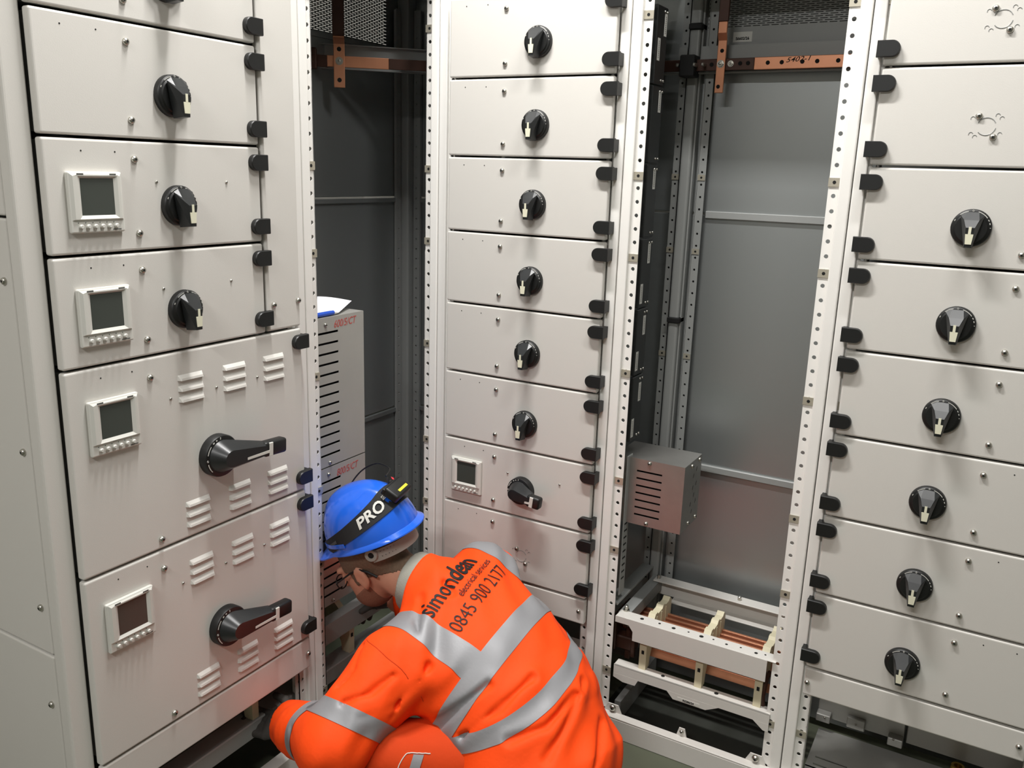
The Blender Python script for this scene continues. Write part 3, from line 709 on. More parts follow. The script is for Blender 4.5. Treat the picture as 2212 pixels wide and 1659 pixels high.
tl = MB().tube([(-0.418, 2.262, 0.345), (-0.421, 2.256, 0.325), (-0.426, 2.256, 0.27), (-0.424, 2.262, 0.235)], 0.007, 8).tube([(-0.418, 2.262, 0.345), (-0.405, 2.27, 0.335), (-0.40, 2.28, 0.29)], 0.008, 8)
o = obj('copper_link', tl, None, M['tarnish'], 40); tag(o, 'dark strap link hooked beside the right cream support', 'copper link')

# ------------------------------------------------------------------ black terminal boards down the left side of the open cubicle
ZBD = [2.142, 1.941, 1.737, 1.536, 1.338, 1.141, 0.942]
board_l = ['topmost black terminal board with two pale labels, beside the drilled copper bar', 'second black terminal board down, one label at its top right', 'third black terminal board down, one label at its top right',
           'fourth black terminal board down, with an upper and a lower label', 'fifth black terminal board down, with an upper and a lower label', 'lowest black terminal board, just above the steel slotted box']
def FB(y, z): return Matrix(((0, 0, 1, -0.885), (1, 0, 0, y), (0, 1, 0, z), (0, 0, 0, 1)))
for i in range(6):
    h = ZBD[i] - ZBD[i + 1] - .004
    t = empty('terminal_board', FB(2.263, ZBD[i + 1] + .002), board_l[i], 'terminal board', 'black terminal boards')
    obj('panel', MB().rbox(0, 0.075, 0, h, -0.012, 0, 0.002, 1), t, M['board'])
    labs = {0: [(0.052, h - .072), (0.012, .06)], 1: [(0.046, h - .066)], 2: [(0.045, h - .066)], 3: [(0.045, h - .070), (0.006, .012)], 4: [(0.045, h - .078), (0.006, .014)], 5: [(0.045, h - .080), (0.006, .012)]}[i]
    for ly, lz in labs:
        q = obj('label', MB().box(0, 0.017, 0, 0.056, 0, 0.0006), t, M['label'], M_=T(ly, lz, 0))
        pr = MB()
        for k in range(9): pr.box(0.006, 0.010, 0.006 + k * .005, 0.0095 + k * .005, 0.0006, 0.0008)
        obj('faded_print', pr, q, M['print_'])
    for sy, sz in ((0.050, h - .012), (0.068, h - .012), (0.050, .012), (0.068, .012)): obj('screw', SMALL, t, M_=T(sy, sz, 0) @ Matrix.Scale(1.1, 4))
o = wpart('slotted_upright', MB().rbox(-0.889, -0.885, 2.262, 2.30, 0.45, 0.90, 0.001, 1), cr, M['inner'])
sb = MB()
for k in range(9):
    z = 0.50 + k * .0225
    sb.add([(-0.8848, 2.268, z), (-0.8848, 2.290, z), (-0.8848, 2.290, z + .006), (-0.8848, 2.268, z + .006)], [(0, 1, 2, 3)])
tag(wpart('slots', sb, cr, M['dark']), kind='stuff')

# ------------------------------------------------------------------ slotted metal boxes
def slotted_cover(W, H_, s0, s1, zs, sh=0.0065, th=0.0015):
    """flat cover with real slots between u = s0 and s1 at heights zs"""
    b = MB(); b.box(0, s0, 0, H_, -th, 0); b.box(s1, W, 0, H_, -th, 0)
    prev = 0
    for z in sorted(zs):
        b.box(s0, s1, prev, z, -th, 0); prev = z + sh
    b.box(s0, s1, prev, H_, -th, 0); return b
def tray(W, H_, D, th=0.0015, skip=()):
    b = MB()
    b.box(0, W, H_ - th, H_, -D, -0.0016); b.box(0, W, 0, th, -D, -0.0016)
    b.box(0, th, th, H_ - th, -D, -0.0016); b.box(W - th, W, th, H_ - th, -D, -0.0016)
    b.box(th, W - th, th, H_ - th, -D, -D + th); return b
def FX(y, z, x): return Matrix(((0, 0, 1, x), (1, 0, 0, y), (0, 1, 0, z), (0, 0, 0, 1)))
for k, (z0, hh, zs, tx, lb) in enumerate(((0.866, 0.432, [0.3855 - i * .0295 for i in range(13)], '600/5/CT', 'upper grey slotted box marked 600/5/CT, papers lying on it'),
                                      (0.430, 0.432, [0.3875 - i * .0297 for i in range(13)], '800/5/CT', 'lower grey slotted box marked 800/5/CT, behind the helmet'))):
    t = empty('current_transformer_box', FX(1.690, z0, -1.605), lb, 'metal box')
    obj('cover', slotted_cover(0.242, hh, 0.028, 0.131, zs), t, M['sheet'])
    obj('body', tray(0.242, hh, 0.30), t, M['sheet'])
    obj('interior', MB().box(0.003, 0.239, 0.003, hh - .003, -0.03, -0.025), t, M['dark'])  # dark sheet behind the slots stands in for the shade inside
    obj('screw', SCREW, t, M_=T(0.079, hh - .020, 0) @ Matrix.Scale(.8, 4)); obj('screw', SCREW, t, M_=T(0.086, 0.010, 0) @ Matrix.Scale(.8, 4))
    obj('handwriting', text_mb(tx, 0.030, T(0.113, hh - (.033 if k == 0 else .036), 0.0004) @ Matrix.Rotation(0.03, 4, 'Z') @ Matrix.Diagonal((.80, 1, 1, 1)), shear=0.30), t, M['marker'])
t = empty('slotted_box', FC(-0.935, 0.687) @ T(0, 0, -0.08), 'bare steel slotted box on the left side of the open cubicle', 'metal box')
obj('cover', slotted_cover(0.219, 0.207, 0.073, 0.152, [0.1665 - i * .0228 for i in range(7)], 0.0055), t, M['steel'])
obj('body', tray(0.219, 0.207, 0.155), t, M['steel'])
obj('interior', MB().box(0.003, 0.216, 0.003, 0.204, -0.03, -0.025), t, M['dark'])  # same dark sheet painting the shade behind the slots
for su, sv in ((0.111, 0.198), (0.113, 0.009)): obj('screw', SCREW, t, M_=T(su, sv, 0) @ Matrix.Scale(.85, 4))
for sw, sv in ((-0.063, 0.194), (-0.131, 0.196), (-0.066, 0.004 + .01), (-0.132, 0.013)):
    obj('screw', SCREW, t, M_=T(0.219, sv, sw) @ Matrix.Rotation(PI / 2, 4, 'Y') @ Matrix.Scale(.85, 4))
so = MB()
for w_, v_ in ((-0.085, 0.15), (-0.11, 0.165), (-0.085, 0.112), (-0.115, 0.118), (-0.10, 0.085), (-0.075, 0.062), (-0.12, 0.06), (-0.09, 0.035)):
    so.add([(0.2194, v_, w_), (0.2194, v_ + .012, w_ - .006), (0.2194, v_ + .015, w_ - .004), (0.2194, v_ + .003, w_ + .002)], [(0, 1, 2, 3)])
tag(obj('cutouts', so, t, M['dark']), kind='stuff')

# paper and marker pen on the upper box
b = MB(); NX, NY = 12, 12; vs_ = []; top_z = 1.3005
for j in range(NY + 1):
    for i in range(NX + 1):
        a, c = i / NX, j / NY        # a along Y (left to right), c from the front edge back
        A_, B2, C2, D2 = Vector((-1.613, 1.66, 1.3035)), Vector((-1.613, 1.835, 1.3045)), Vector((-1.66, 1.945, 1.320)), Vector((-1.745, 1.77, 1.336))
        q = A_.lerp(B2, a).lerp(D2.lerp(C2, a), c); x, y, z = q.x, q.y, q.z + 0.010 * math.sin(PI * a) * c
        vs_.append((x, y, z))
f_ = []
for j in range(NY):
    for i in range(NX): q = j * (NX + 1) + i; f_.append((q, q + 1, q + NX + 2, q + NX + 1))
n = len(vs_); vs2 = [(x, y, z - .0006) for x, y, z in vs_]
b.add(vs_ + vs2, f_ + [tuple(k + n for k in reversed(q)) for q in f_])
tag(obj('paper_sheet', b, None, M['paper'], 60), 'white curled paper sheet on top of the upper slotted box', 'paper')
t = group('marker_pen', (-1.616, 1.74, 1.3065), 'blue marker pen with white tip lying on the box edge', 'pen')
wpart('barrel', MB().tube([(-1.616, 1.685, 1.3062), (-1.616, 1.80, 1.3062), (-1.616, 1.815, 1.3062)], [0.0066, 0.0066, 0.0060], 14), t, M['pen'], 40)
wpart('nib', MB().tube([(-1.616, 1.815, 1.3045), (-1.616, 1.824, 1.3040), (-1.616, 1.835, 1.3030)], [0.0045, 0.0035, 0.0015], 12), t, M['white'], 40)

# under the right column: slotted tray and a brass gland
t = group('cable_tray', (-0.05, 2.36, 0.09), 'grey slotted tray under the right column', 'cable tray')
tb = MB()
for x0, x1, y0, y1 in ((-0.290, 0.20, 2.262, 2.275), (-0.290, -0.272, 2.275, 2.318), (-0.185, 0.20, 2.275, 2.318), (-0.272, -0.185, 2.283, 2.310), (-0.290, 0.20, 2.318, 2.46)):
    tb.box(x0, x1, y0, y1, 0.094, 0.097)
tb.box(-0.290, 0.20, 2.262, 2.264, 0.075, 0.097)
wpart('tray_plate', tb, t, M['sheet'])
t = group('cable_gland', (0.083, 2.38, 0.097), 'brass cable gland under the right column at the picture bottom', 'cable gland')
wpart('body', MB().lathe([(0.013, 0.097), (0.013, 0.15), (0.0185, 0.151), (0.0185, 0.163), (0.0165, 0.1705), (0.0105, 0.1705), (0.0095, 0.164), (0.0092, 0.15)], 20, 0, 0.083, 2.38), t, M['brass'], 40)
wpart('lock_nut', MB().prism(circ(0.022, 6, cx=0.083, cy=2.38), 0.097, 0.106), t, M['brass'])

# ------------------------------------------------------------------ implicit surfaces (bodies, clothes)
def V3(*a): return np.array(a, float)
def nrm(a): a = np.asarray(a, float); return a / np.linalg.norm(a)
def smin(a, b, k):
    h = np.clip(0.5 + 0.5 * (b - a) / k, 0, 1)
    return b + (a - b) * h - k * h * (1 - h)
def smax(a, b, k): return -smin(-a, -b, k)
def cone(P, a, b, ra, rb):
    a = np.asarray(a, float); b = np.asarray(b, float); ab = b - a
    t = np.clip(((P - a) @ ab) / (ab @ ab), 0, 1)
    return np.linalg.norm(P - (a + t[..., None] * ab), axis=-1) - (ra + (rb - ra) * t)
def ecap(P, a, b, Tv, wa, ha, wb, hb):
    """capsule whose section is an ellipse: half width w along Tv, half height h across it"""
    a = np.asarray(a, float); b = np.asarray(b, float); ab = b - a
    t = np.clip(((P - a) @ ab) / (ab @ ab), 0, 1)
    q = P - (a + t[..., None] * ab)
    w = wa + (wb - wa) * t; h = ha + (hb - ha) * t
    dT = q @ nrm(Tv); rest = np.sqrt(np.maximum((q * q).sum(-1) - dT * dT, 0))
    r = np.sqrt((dT / w) ** 2 + (rest / h) ** 2)
    return (r - 1) * np.minimum(w, h) * 0.9
def ellip(P, c, A, rad):
    q = (P - np.asarray(c, float)) @ np.asarray(A, float).T
    r = np.linalg.norm(q / np.asarray(rad), axis=-1)
    return (r - 1) * min(rad)
def surface_nets(fn, lo, hi, h):
    lo = np.asarray(lo, float); n = np.maximum(np.ceil((np.asarray(hi) - lo) / h).astype(int), 2)
    ax = [lo[i] + h * np.arange(n[i] + 1) for i in range(3)]
    D = np.empty([len(a) for a in ax], np.float32)
    for i, x in enumerate(ax[0]):
        g = np.stack(np.meshgrid([x], ax[1], ax[2], indexing='ij'), -1)[0]
        D[i] = fn(g)
    S = D < 0
    cor = [(i, j, k) for i in (0, 1) for j in (0, 1) for k in (0, 1)]
    def sub(A, c): return A[c[0]:A.shape[0] - 1 + c[0], c[1]:A.shape[1] - 1 + c[1], c[2]:A.shape[2] - 1 + c[2]]
    cnt = sum(sub(S, c).astype(np.int8) for c in cor)
    act = (cnt > 0) & (cnt < 8)
    idx = -np.ones(act.shape, np.int64); cells = np.argwhere(act); idx[act] = np.arange(len(cells))
    acc = np.zeros((len(cells), 3)); num = np.zeros(len(cells))
    vals = {c: D[cells[:, 0] + c[0], cells[:, 1] + c[1], cells[:, 2] + c[2]] for c in cor}
    for c in cor:
        for a in range(3):
            if c[a]: continue
            e = list(c); e[a] = 1; e = tuple(e)
            v0, v1 = vals[c], vals[e]; m = (v0 < 0) != (v1 < 0)
            t = np.where(m, v0 / np.where(m, v0 - v1, 1), 0)
            p = np.tile(np.array(c, float), (len(cells), 1)); p[:, a] += t
            acc[m] += p[m]; num[m] += 1
    verts = lo + h * (cells + acc / num[:, None])
    faces = []
    for a in range(3):
        b, c = (a + 1) % 3, (a + 2) % 3
        sl0 = [slice(None)] * 3; sl1 = [slice(None)] * 3
        sl0[a] = slice(0, -1); sl1[a] = slice(1, None)
        cr_ = np.argwhere(S[tuple(sl0)] != S[tuple(sl1)])
        ok = (cr_[:, b] > 0) & (cr_[:, c] > 0) & (cr_[:, b] < n[b]) & (cr_[:, c] < n[c])
        cr_ = cr_[ok]
        flip = S[tuple(sl0)][cr_[:, 0], cr_[:, 1], cr_[:, 2]]
        q = []
        for db, dc in ((-1, -1), (0, -1), (0, 0), (-1, 0)):
            r_ = cr_.copy(); r_[:, b] += db; r_[:, c] += dc
            q.append(idx[r_[:, 0], r_[:, 1], r_[:, 2]])
        q = np.stack(q, 1); q[~flip] = q[~flip][:, ::-1]
        faces.append(q)
    return verts, np.concatenate(faces)

# the worker: kneeling, bent far forward with his back to us, head in the corner cubicle
TT = nrm(V3(0.092, 0.941, 0.322))            # across the back, towards his right side
SP = [V3(-1.255, 1.765, 0.585), V3(-1.155, 1.75, 0.53), V3(-1.055, 1.74, 0.475), V3(-0.97, 1.74, 0.425), V3(-0.90, 1.725, 0.35), V3(-0.845, 1.695, 0.25)]
SW = [(0.085, 0.062), (0.195, 0.105), (0.20, 0.130), (0.183, 0.135), (0.205, 0.155), (0.240, 0.195)]
LSH, LEL, LWR = V3(-1.195, 1.560, 0.478), V3(-1.245, 1.375, 0.345), V3(-1.462, 1.452, 0.262)
RSH, REL, RWR = V3(-1.175, 1.935, 0.575), V3(-1.335, 2.02, 0.43), V3(-1.475, 1.93, 0.405)
def torso(P, o=0.0):
    d = None
    for i in range(len(SP) - 1):
        e = ecap(P, SP[i], SP[i + 1], TT, SW[i][0] + o, SW[i][1] + o, SW[i + 1][0] + o, SW[i + 1][1] + o)
        d = e if d is None else smin(d, e, 0.045)
    return d
def arm(P, sh, el, wr, o=0.0):
    d = cone(P, sh, el, 0.094 + o, 0.080 + o)
    return smin(d, cone(P, el, wr, 0.078 + o, 0.056 + o), 0.03)

# ------------------------------------------------------------------ the worker
pw = None
def smesh(name, fn, lo, hi, h, mt, parent, relax=1):
    vv, ff = surface_nets(fn, lo, hi, h)
    me = bpy.data.meshes.new(name)
    me.from_pydata(vv.tolist(), [], ff.tolist())
    me.polygons.foreach_set('use_smooth', [True] * len(ff)); me.materials.append(mt); me.update()
    o = bpy.data.objects.new(name, me); col.objects.link(o)
    if parent is not None: o.parent = parent; o.matrix_parent_inverse = parent.matrix_world.inverted()
    return o
# head frame
HC = V3(-1.434, 1.754, 0.622)
HF = nrm(V3(-0.79, -0.30, -0.52)); HU = V3(-0.42, -0.22, 0.88); HU = nrm(HU - HF * (HU @ HF)); HL = np.cross(HU, HF)
HF, HL = HF * math.cos(0.20) - HL * math.sin(0.20), HL * math.cos(0.20) + HF * math.sin(0.20)
def hp(f_, l_, u_): return HC + HF * f_ + HL * l_ + HU * u_
AH = np.stack([HF, HL, HU])
def head(P, o=0.0, face=True):
    d = ellip(P, hp(-0.022, 0, 0.045), AH, (0.098 + o, 0.076 + o, 0.088 + o))
    d = smin(d, ellip(P, hp(0.030, 0, -0.030), AH, (0.068 + o, 0.064 + o, 0.085 + o)), 0.03)
    d = smin(d, ellip(P, hp(0.050, 0, -0.082), AH, (0.046 + o, 0.046 + o, 0.040 + o)), 0.03)
    if face:
        d = smin(d, cone(P, hp(0.094, 0, 0.005), hp(0.116, 0, -0.034), 0.009, 0.0125), 0.012)     # nose
        d = smin(d, cone(P, hp(0.090, -0.035, 0.020), hp(0.090, 0.035, 0.020), 0.010, 0.010), 0.012)  # brow
        d = smin(d, cone(P, hp(0.093, -0.020, -0.066), hp(0.093, 0.020, -0.066), 0.006, 0.006), 0.006)
        d = smin(d, cone(P, hp(0.090, -0.018, -0.077), hp(0.090, 0.018, -0.077), 0.007, 0.007), 0.006)
        for s_ in (-1, 1):
            d = smax(d, -ellip(P, hp(0.098, s_ * 0.032, 0.000), AH, (0.016, 0.020, 0.012)), 0.010)
            d = smin(d, ellip(P, hp(0.082, s_ * 0.032, -0.001), AH, (0.011, 0.013, 0.011)), 0.004)   # eyeball
            e = ellip(P, hp(-0.004, s_ * 0.080, -0.004), AH, (0.020, 0.0075, 0.032))
            e = smax(e, -ellip(P, hp(0.000, s_ * 0.0895, -0.002), AH, (0.011, 0.007, 0.020)), 0.004)
            e = smin(e, cone(P, hp(0.000, s_ * 0.078, -0.030), hp(0.002, s_ * 0.076, -0.038), 0.007, 0.006), 0.006)
            d = smin(d, e, 0.006)
    return d
NB = V3(-1.245, 1.765, 0.585)
def neck(P, o=0.0): return cone(P, hp(-0.035, 0, -0.035), NB, 0.058 + o, 0.068 + o)
# hands: frame D forward, W across (thumb side), N back of hand
def hand(P, wr, D, W, curl, o=0.0, bend=0.9):
    D = nrm(D); W = nrm(np.asarray(W, float) - D * (np.asarray(W) @ D)); Nn = np.cross(D, W)
    d = ecap(P, wr + D * .01, wr + D * 0.080, W, 0.030 + o, 0.016 + o, 0.041 + o, 0.015 + o)
    for i, (off, ln) in enumerate(((0.030, 0.070), (0.010, 0.079), (-0.010, 0.074), (-0.029, 0.058))):
        a = wr + D * 0.085 + W * off
        d1 = nrm(D * math.cos(curl) - Nn * math.sin(curl)); b_ = a + d1 * ln * .55
        d2 = nrm(D * math.cos(curl + bend) - Nn * math.sin(curl + bend)); c_ = b_ + d2 * ln * .50
        d = smin(d, smin(cone(P, a, b_, 0.0095 + o, 0.0088 + o), cone(P, b_, c_, 0.0088 + o, 0.0075 + o), 0.003), 0.004)
    a = wr + D * 0.025 + W * 0.030; b_ = a + nrm(D * .6 + W * .8 - Nn * .25) * 0.045; c_ = b_ + nrm(D * .9 + W * .2 - Nn * .5) * 0.032
    d = smin(d, smin(cone(P, a, b_, 0.013 + o, 0.0105 + o), cone(P, b_, c_, 0.0105 + o, 0.0085 + o), 0.004), 0.008)
    return d
LHD, LHW = V3(-0.90, 0.02, -0.35), V3(0.05, 0.75, 0.60)
RHD, RHW = V3(-0.88, -0.12, -0.30), V3(0.0, -0.85, 0.45)
LH0 = LWR + nrm(LHD) * 0.01; RH0 = RWR + nrm(RHD) * 0.01
def hands(P, o=0.0): return np.minimum(hand(P, LH0, LHD, LHW, 0.35, o), hand(P, RH0, RHD, RHW, 0.35, o))
HIPL, HIPR = V3(-0.93, 1.62, 0.275), V3(-0.86, 1.85, 0.30)
KNL, KNR = V3(-1.15, 1.475, 0.285), V3(-1.17, 1.83, 0.215)
ANL, ANR = V3(-0.83, 1.46, 0.115), V3(-0.80, 1.82, 0.115)
def legs(P, o=0.0):
    d = ecap(P, V3(-0.90, 1.725, 0.33), V3(-0.86, 1.715, 0.27), TT, 0.17 + o, 0.12 + o, 0.175 + o, 0.13 + o)
    for h_, k_, a_ in ((HIPL, KNL, ANL), (HIPR, KNR, ANR)):
        g = smin(cone(P, h_, k_, 0.098 + o, 0.084 + o), cone(P, k_ - V3(0, 0, .06), a_, 0.068 + o, 0.055 + o), 0.04)
        d = smin(d, g, 0.03)
    return d
def feet(P, o=0.0):
    d = None
    for a_ in (ANL, ANR):
        e = smin(ellip(P, a_ + V3(-0.03, 0, -0.07), np.eye(3), (0.125 + o, 0.046 + o, 0.042 + o)), cone(P, a_ + V3(0.02, 0, -.055), a_ + V3(0.02, 0, 0.02), 0.050 + o, 0.048 + o), 0.03)
        e = smax(e, -(P[..., 2] - 0.004 + o), 0.004)
        d = e if d is None else np.minimum(d, e)
    return d
def body_fn(P):
    d = smin(head(P), neck(P), 0.03)
    t_ = smin(torso(P, -0.022), smin(arm(P, LSH, LEL, LWR, -0.02), arm(P, RSH, REL, RWR, -0.02), 0.01), 0.05)
    d = smin(d, t_, 0.03)
    d = smin(d, legs(P, -0.015), 0.03)
    d = smin(d, feet(P, -0.008), 0.02)
    return smin(d, hands(P, -0.0012), 0.01)
person = smesh('person', body_fn, (-1.70, 1.25, -0.01), (-0.55, 2.2, 0.82), 0.0056, M['skin'], None)
tag(person, 'person in orange hi-vis jacket and blue helmet kneeling bent into the corner cubicle', 'person')
# ---- jacket
SV_ = nrm(SP[0] - SP[2]); SV_ = nrm(SV_ - TT * (SV_ @ TT)); NV_ = np.cross(TT, SV_)
CRE = [[(-1.089, 1.542, 0.517), (-1.111, 1.496, 0.457), (-1.135, 1.445, 0.42)],
       [(-1.103, 1.513, 0.489), (-1.132, 1.459, 0.445), (-1.178, 1.385, 0.433)],
       [(-0.858, 1.654, 0.505), (-0.897, 1.568, 0.456), (-0.974, 1.527, 0.375)],
       [(-0.941, 1.585, 0.494), (-0.997, 1.539, 0.436), (-1.05, 1.525, 0.38)],
       [(-1.257, 1.507, 0.53), (-1.237, 1.448, 0.503), (-1.255, 1.408, 0.468)],
       [(-1.146, 1.477, 0.507), (-1.175, 1.424, 0.475), (-1.22, 1.384, 0.456)],
       [(-0.772, 1.769, 0.465), (-0.758, 1.666, 0.426), (-0.765, 1.564, 0.372)],
       [(-0.711, 1.759, 0.375), (-0.677, 1.661, 0.345), (-0.70, 1.60, 0.30)],
       [(-0.853, 1.54, 0.402), (-0.79, 1.606, 0.424), (-0.77, 1.713, 0.458)],
       [(-1.353, 1.355, 0.352), (-1.30, 1.32, 0.35), (-1.237, 1.295, 0.353)],
       [(-1.42, 1.40, 0.335), (-1.42, 1.375, 0.30), (-1.41, 1.37, 0.26)],
       [(-1.195, 1.736, 0.645), (-1.155, 1.715, 0.64), (-1.126, 1.70, 0.634)],
       [(-1.20, 1.66, 0.62), (-1.165, 1.60, 0.59), (-1.13, 1.56, 0.555)]]
HEMN = nrm(V3(0.42, -0.05, -0.9)); HEMP = V3(-0.70, 1.75, 0.235)
NN_ = nrm(hp(-0.035, 0, -0.035) - NB)
def jacket_base(P):
    d = smin(torso(P), ecap(P, SP[1] - NV_ * 0.045 - TT * 0.02, SP[4] - NV_ * 0.055 - TT * 0.045, TT, 0.17, 0.10, 0.19, 0.13), 0.04)
    d = smin(d, smin(arm(P, LSH, LEL, LWR, 0.008), arm(P, RSH, REL, RWR), 0.01), 0.05)
    return smin(d, cone(P, NB - NN_ * 0.03, NB + NN_ * 0.07, 0.094, 0.086), 0.03)
def jacket_fn(P):
    d = jacket_base(P)
    for pl in CRE:
        r2 = None
        for a, b_ in zip(pl[:-1], pl[1:]):
            a = np.asarray(a); b_ = np.asarray(b_); ab = b_ - a
            t_ = np.clip(((P - a) @ ab) / (ab @ ab), 0, 1); q2 = ((P - (a + t_[..., None] * ab)) ** 2).sum(-1)
            r2 = q2 if r2 is None else np.minimum(r2, q2)
        d = d + 0.014 * np.exp(-r2 / (2 * 0.0085 ** 2)) - 0.0075 * np.exp(-r2 / (2 * 0.021 ** 2))
    x, y, z = P[..., 0], P[..., 1], P[..., 2]
    d = d + 0.0022 * np.sin(38 * x + 21 * y + 9 * np.sin(7 * z)) * np.sin(30 * y - 24 * z + 2) + 0.0016 * np.sin(70 * (x * .4 + y * .9 - z * .5) + 5 * np.sin(11 * x))
    d = smax(d, (P - HEMP) @ HEMN, 0.004)                                   # hem
    for w_, e_ in ((LWR, LEL), (RWR, REL)):                                  # cuffs
        n_ = nrm(w_ - e_); q = (P - (w_ + n_ * 0.012)) @ n_
        near = np.linalg.norm(P - w_, axis=-1) < 0.13
        d = np.where(near, np.maximum(d, q), d)
    nn = nrm(hp(-0.035, 0, -0.035) - NB)                                     # neck opening
    q = (P - (NB + nn * 0.028)) @ nn - 0.25 * ((P - NB) @ -HF)
    d = np.where(np.linalg.norm(P - NB, axis=-1) < 0.16, smax(d, q, 0.006), d)
    return d
jacket = smesh('jacket', jacket_fn, (-1.66, 1.24, 0.03), (-0.55, 2.2, 0.80), 0.0052, M['orange'], person)
# ---- collar, trousers, boots, gloves
cn = nrm(hp(-0.035, 0, -0.035) - NB)
def collar_fn(P):
    d = neck(P, 0.014)
    d = np.abs(d) - 0.0050
    q = (P - NB) @ cn
    tilt = 0.030 * ((P - NB) @ HF) / 0.08
    return smax(smax(d, q - 0.066 + tilt * .5, 0.004), -(q - 0.015), 0.004)
smesh('collar', collar_fn, NB - 0.16, NB + 0.16, 0.004, M['collar'], person)
def trouser_fn(P):
    d = legs(P)
    x, y, z = P[..., 0], P[..., 1], P[..., 2]
    d = d + 0.003 * np.sin(45 * x + 20 * z) * np.sin(28 * y + 14 * x)
    for a_ in (ANL, ANR):
        d = np.where(np.linalg.norm(P[..., :2] - a_[:2], axis=-1) < 0.13, np.maximum(d, 0.075 - z), d)
    return d
trousers = smesh('trousers', trouser_fn, (-1.30, 1.33, 0.03), (-0.58, 2.03, 0.50), 0.007, M['trouser'], person)
smesh('boots', lambda P: smax(feet(P), P[..., 2] - 0.13, 0.004), (-1.08, 1.38, -0.005), (-0.68, 1.90, 0.16), 0.006, M['boot'], person)
smesh('glove', lambda P: smax(hand(P, LH0, LHD, LHW, 0.35, 0.0012), -((P - LH0) @ nrm(LHD)) - 0.03, 0.004), LH0 - 0.21, LH0 + 0.13, 0.0042, M['glove'], person)
smesh('glove', lambda P: smax(hand(P, RH0, RHD, RHW, 0.35, 0.0012), -((P - RH0) @ nrm(RHD)) - 0.03, 0.004), RH0 - 0.21, RH0 + 0.13, 0.0042, M['glove'], person)
# ---- hair, beard, glasses
BC_ = V3(-1.428, 1.752, 0.716); GU_ = nrm(V3(-0.405, -0.175, 0.89) - nrm(V3(-0.850, -0.280, -0.405)) * (V3(-0.405, -0.175, 0.89) @ nrm(V3(-0.850, -0.280, -0.405))))
def hair_fn(P):
    q = (P - HC) @ AH.T
    f_, l_, u_ = q[..., 0], q[..., 1], q[..., 2]
    d = head(P, 0.0045, False)
    d = smin(d, neck(P, 0.001), 0.03)
    line = np.where(f_ > -0.012, 0.016, -0.016 + (f_ + 0.012) * 0.20)
    sb = (np.abs(f_ - 0.022) < 0.014) & (u_ > -0.030)
    line = np.where(sb, -0.03, line)
    d = np.maximum(d, line - u_)
    hel = (P - BC_) @ GU_
    return smax(smax(d, f_ - 0.058, 0.004), hel - 0.004, 0.002)
smesh('hair', hair_fn, HC - 0.17, HC + 0.17, 0.004, M['hair'], person)
def beard_fn(P):
    q = (P - HC) @ AH.T
    f_, l_, u_ = q[..., 0], q[..., 1], q[..., 2]
    d = head(P, 0.0028, False)
    d = smax(d, u_ + 0.040 + 0.35 * np.clip(f_ - 0.02, 0, .1), 0.006)
    return smax(d, 0.000 - f_ - 0.10 * (u_ + .05), 0.006)
smesh('beard', beard_fn, HC - 0.15, HC + 0.15, 0.004, M['beard'], person)
def child(name, b, mt, par=None, smooth=40):
    o = obj(name, b, par or person, mt, smooth); o.matrix_parent_inverse = (par or person).matrix_world.inverted(); return o
gb = MB()
for s_ in (-1, 1):
    c0 = (0.106, s_ * 0.034, -0.010)
    rim = [tuple(hp(c0[0] - 0.10 * abs(0.026 * math.cos(a)) * (1 if math.cos(a) * s_ > 0 else 0), c0[1] + 0.026 * math.cos(a), c0[2] + 0.019 * math.sin(a))) for a in [2 * PI * i / 24 for i in range(25)]]
    gb.tube(rim, 0.0019, 6)
    gb.tube([tuple(hp(0.104, s_ * 0.060, -0.004)), tuple(hp(0.085, s_ * 0.071, 0.004)), tuple(hp(0.025, s_ * 0.0775, 0.018)), tuple(hp(-0.012, s_ * 0.0795, 0.020)), tuple(hp(-0.032, s_ * 0.0795, 0.004)), tuple(hp(-0.050, s_ * 0.078, -0.020))], [0.002, 0.0024, 0.0026, 0.003, 0.0038, 0.0036], 6)
gb.tube([tuple(hp(0.107, -0.009, -0.004)), tuple(hp(0.111, 0, -0.001)), tuple(hp(0.107, 0.009, -0.004))], 0.0018, 6)
glasses = child('glasses', gb, M['black'])
# ---- helmet (own frame: f forward, l left, u up)
BC = V3(-1.428, 1.752, 0.716)
GF = nrm(V3(-0.850, -0.280, -0.405)); GU = V3(-0.405, -0.175, 0.89); GU = nrm(GU - GF * (GU @ GF)); GL_ = np.cross(GU, GF)
GF, GL_ = GF * math.cos(0.31) - GL_ * math.sin(0.31), GL_ * math.cos(0.31) + GF * math.sin(0.31)
def gp(f_, l_, u_): return tuple(BC + GF * f_ + GL_ * l_ + GU * u_)
HA, HB, HH = 0.146, 0.114, 0.142
def dome(phi, s_, off=0.0):
    """point on the shell: phi around (0 = front), s_ 0 rim .. 1 crown"""
    k = max(math.cos(s_ * PI / 2), 0.0) ** 0.80
    f_, l_, u_ = HA * k * math.cos(phi), HB * k * math.sin(phi), HH * math.sin(s_ * PI / 2)
    ridge = math.exp(-((abs(l_) - 0.0) / 0.036) ** 4) * min(1, s_ * 3.0) * 0.0075
    n_ = Vector((f_ / HA ** 2, l_ / HB ** 2, u_ / HH ** 2)).normalized()
    return (f_ + n_.x * (off + ridge), l_ + n_.y * (off + ridge), u_ + n_.z * (off + ridge))
b = MB(); NPH, NS = 72, 22; vs_ = []; fs = []
for lay, off in ((0, 0.0), (1, -0.004)):
    for j in range(NS + 1):
        for i in range(NPH): vs_.append(gp(*dome(2 * PI * i / NPH, j / NS * 0.998, off)))
L1 = (NS + 1) * NPH
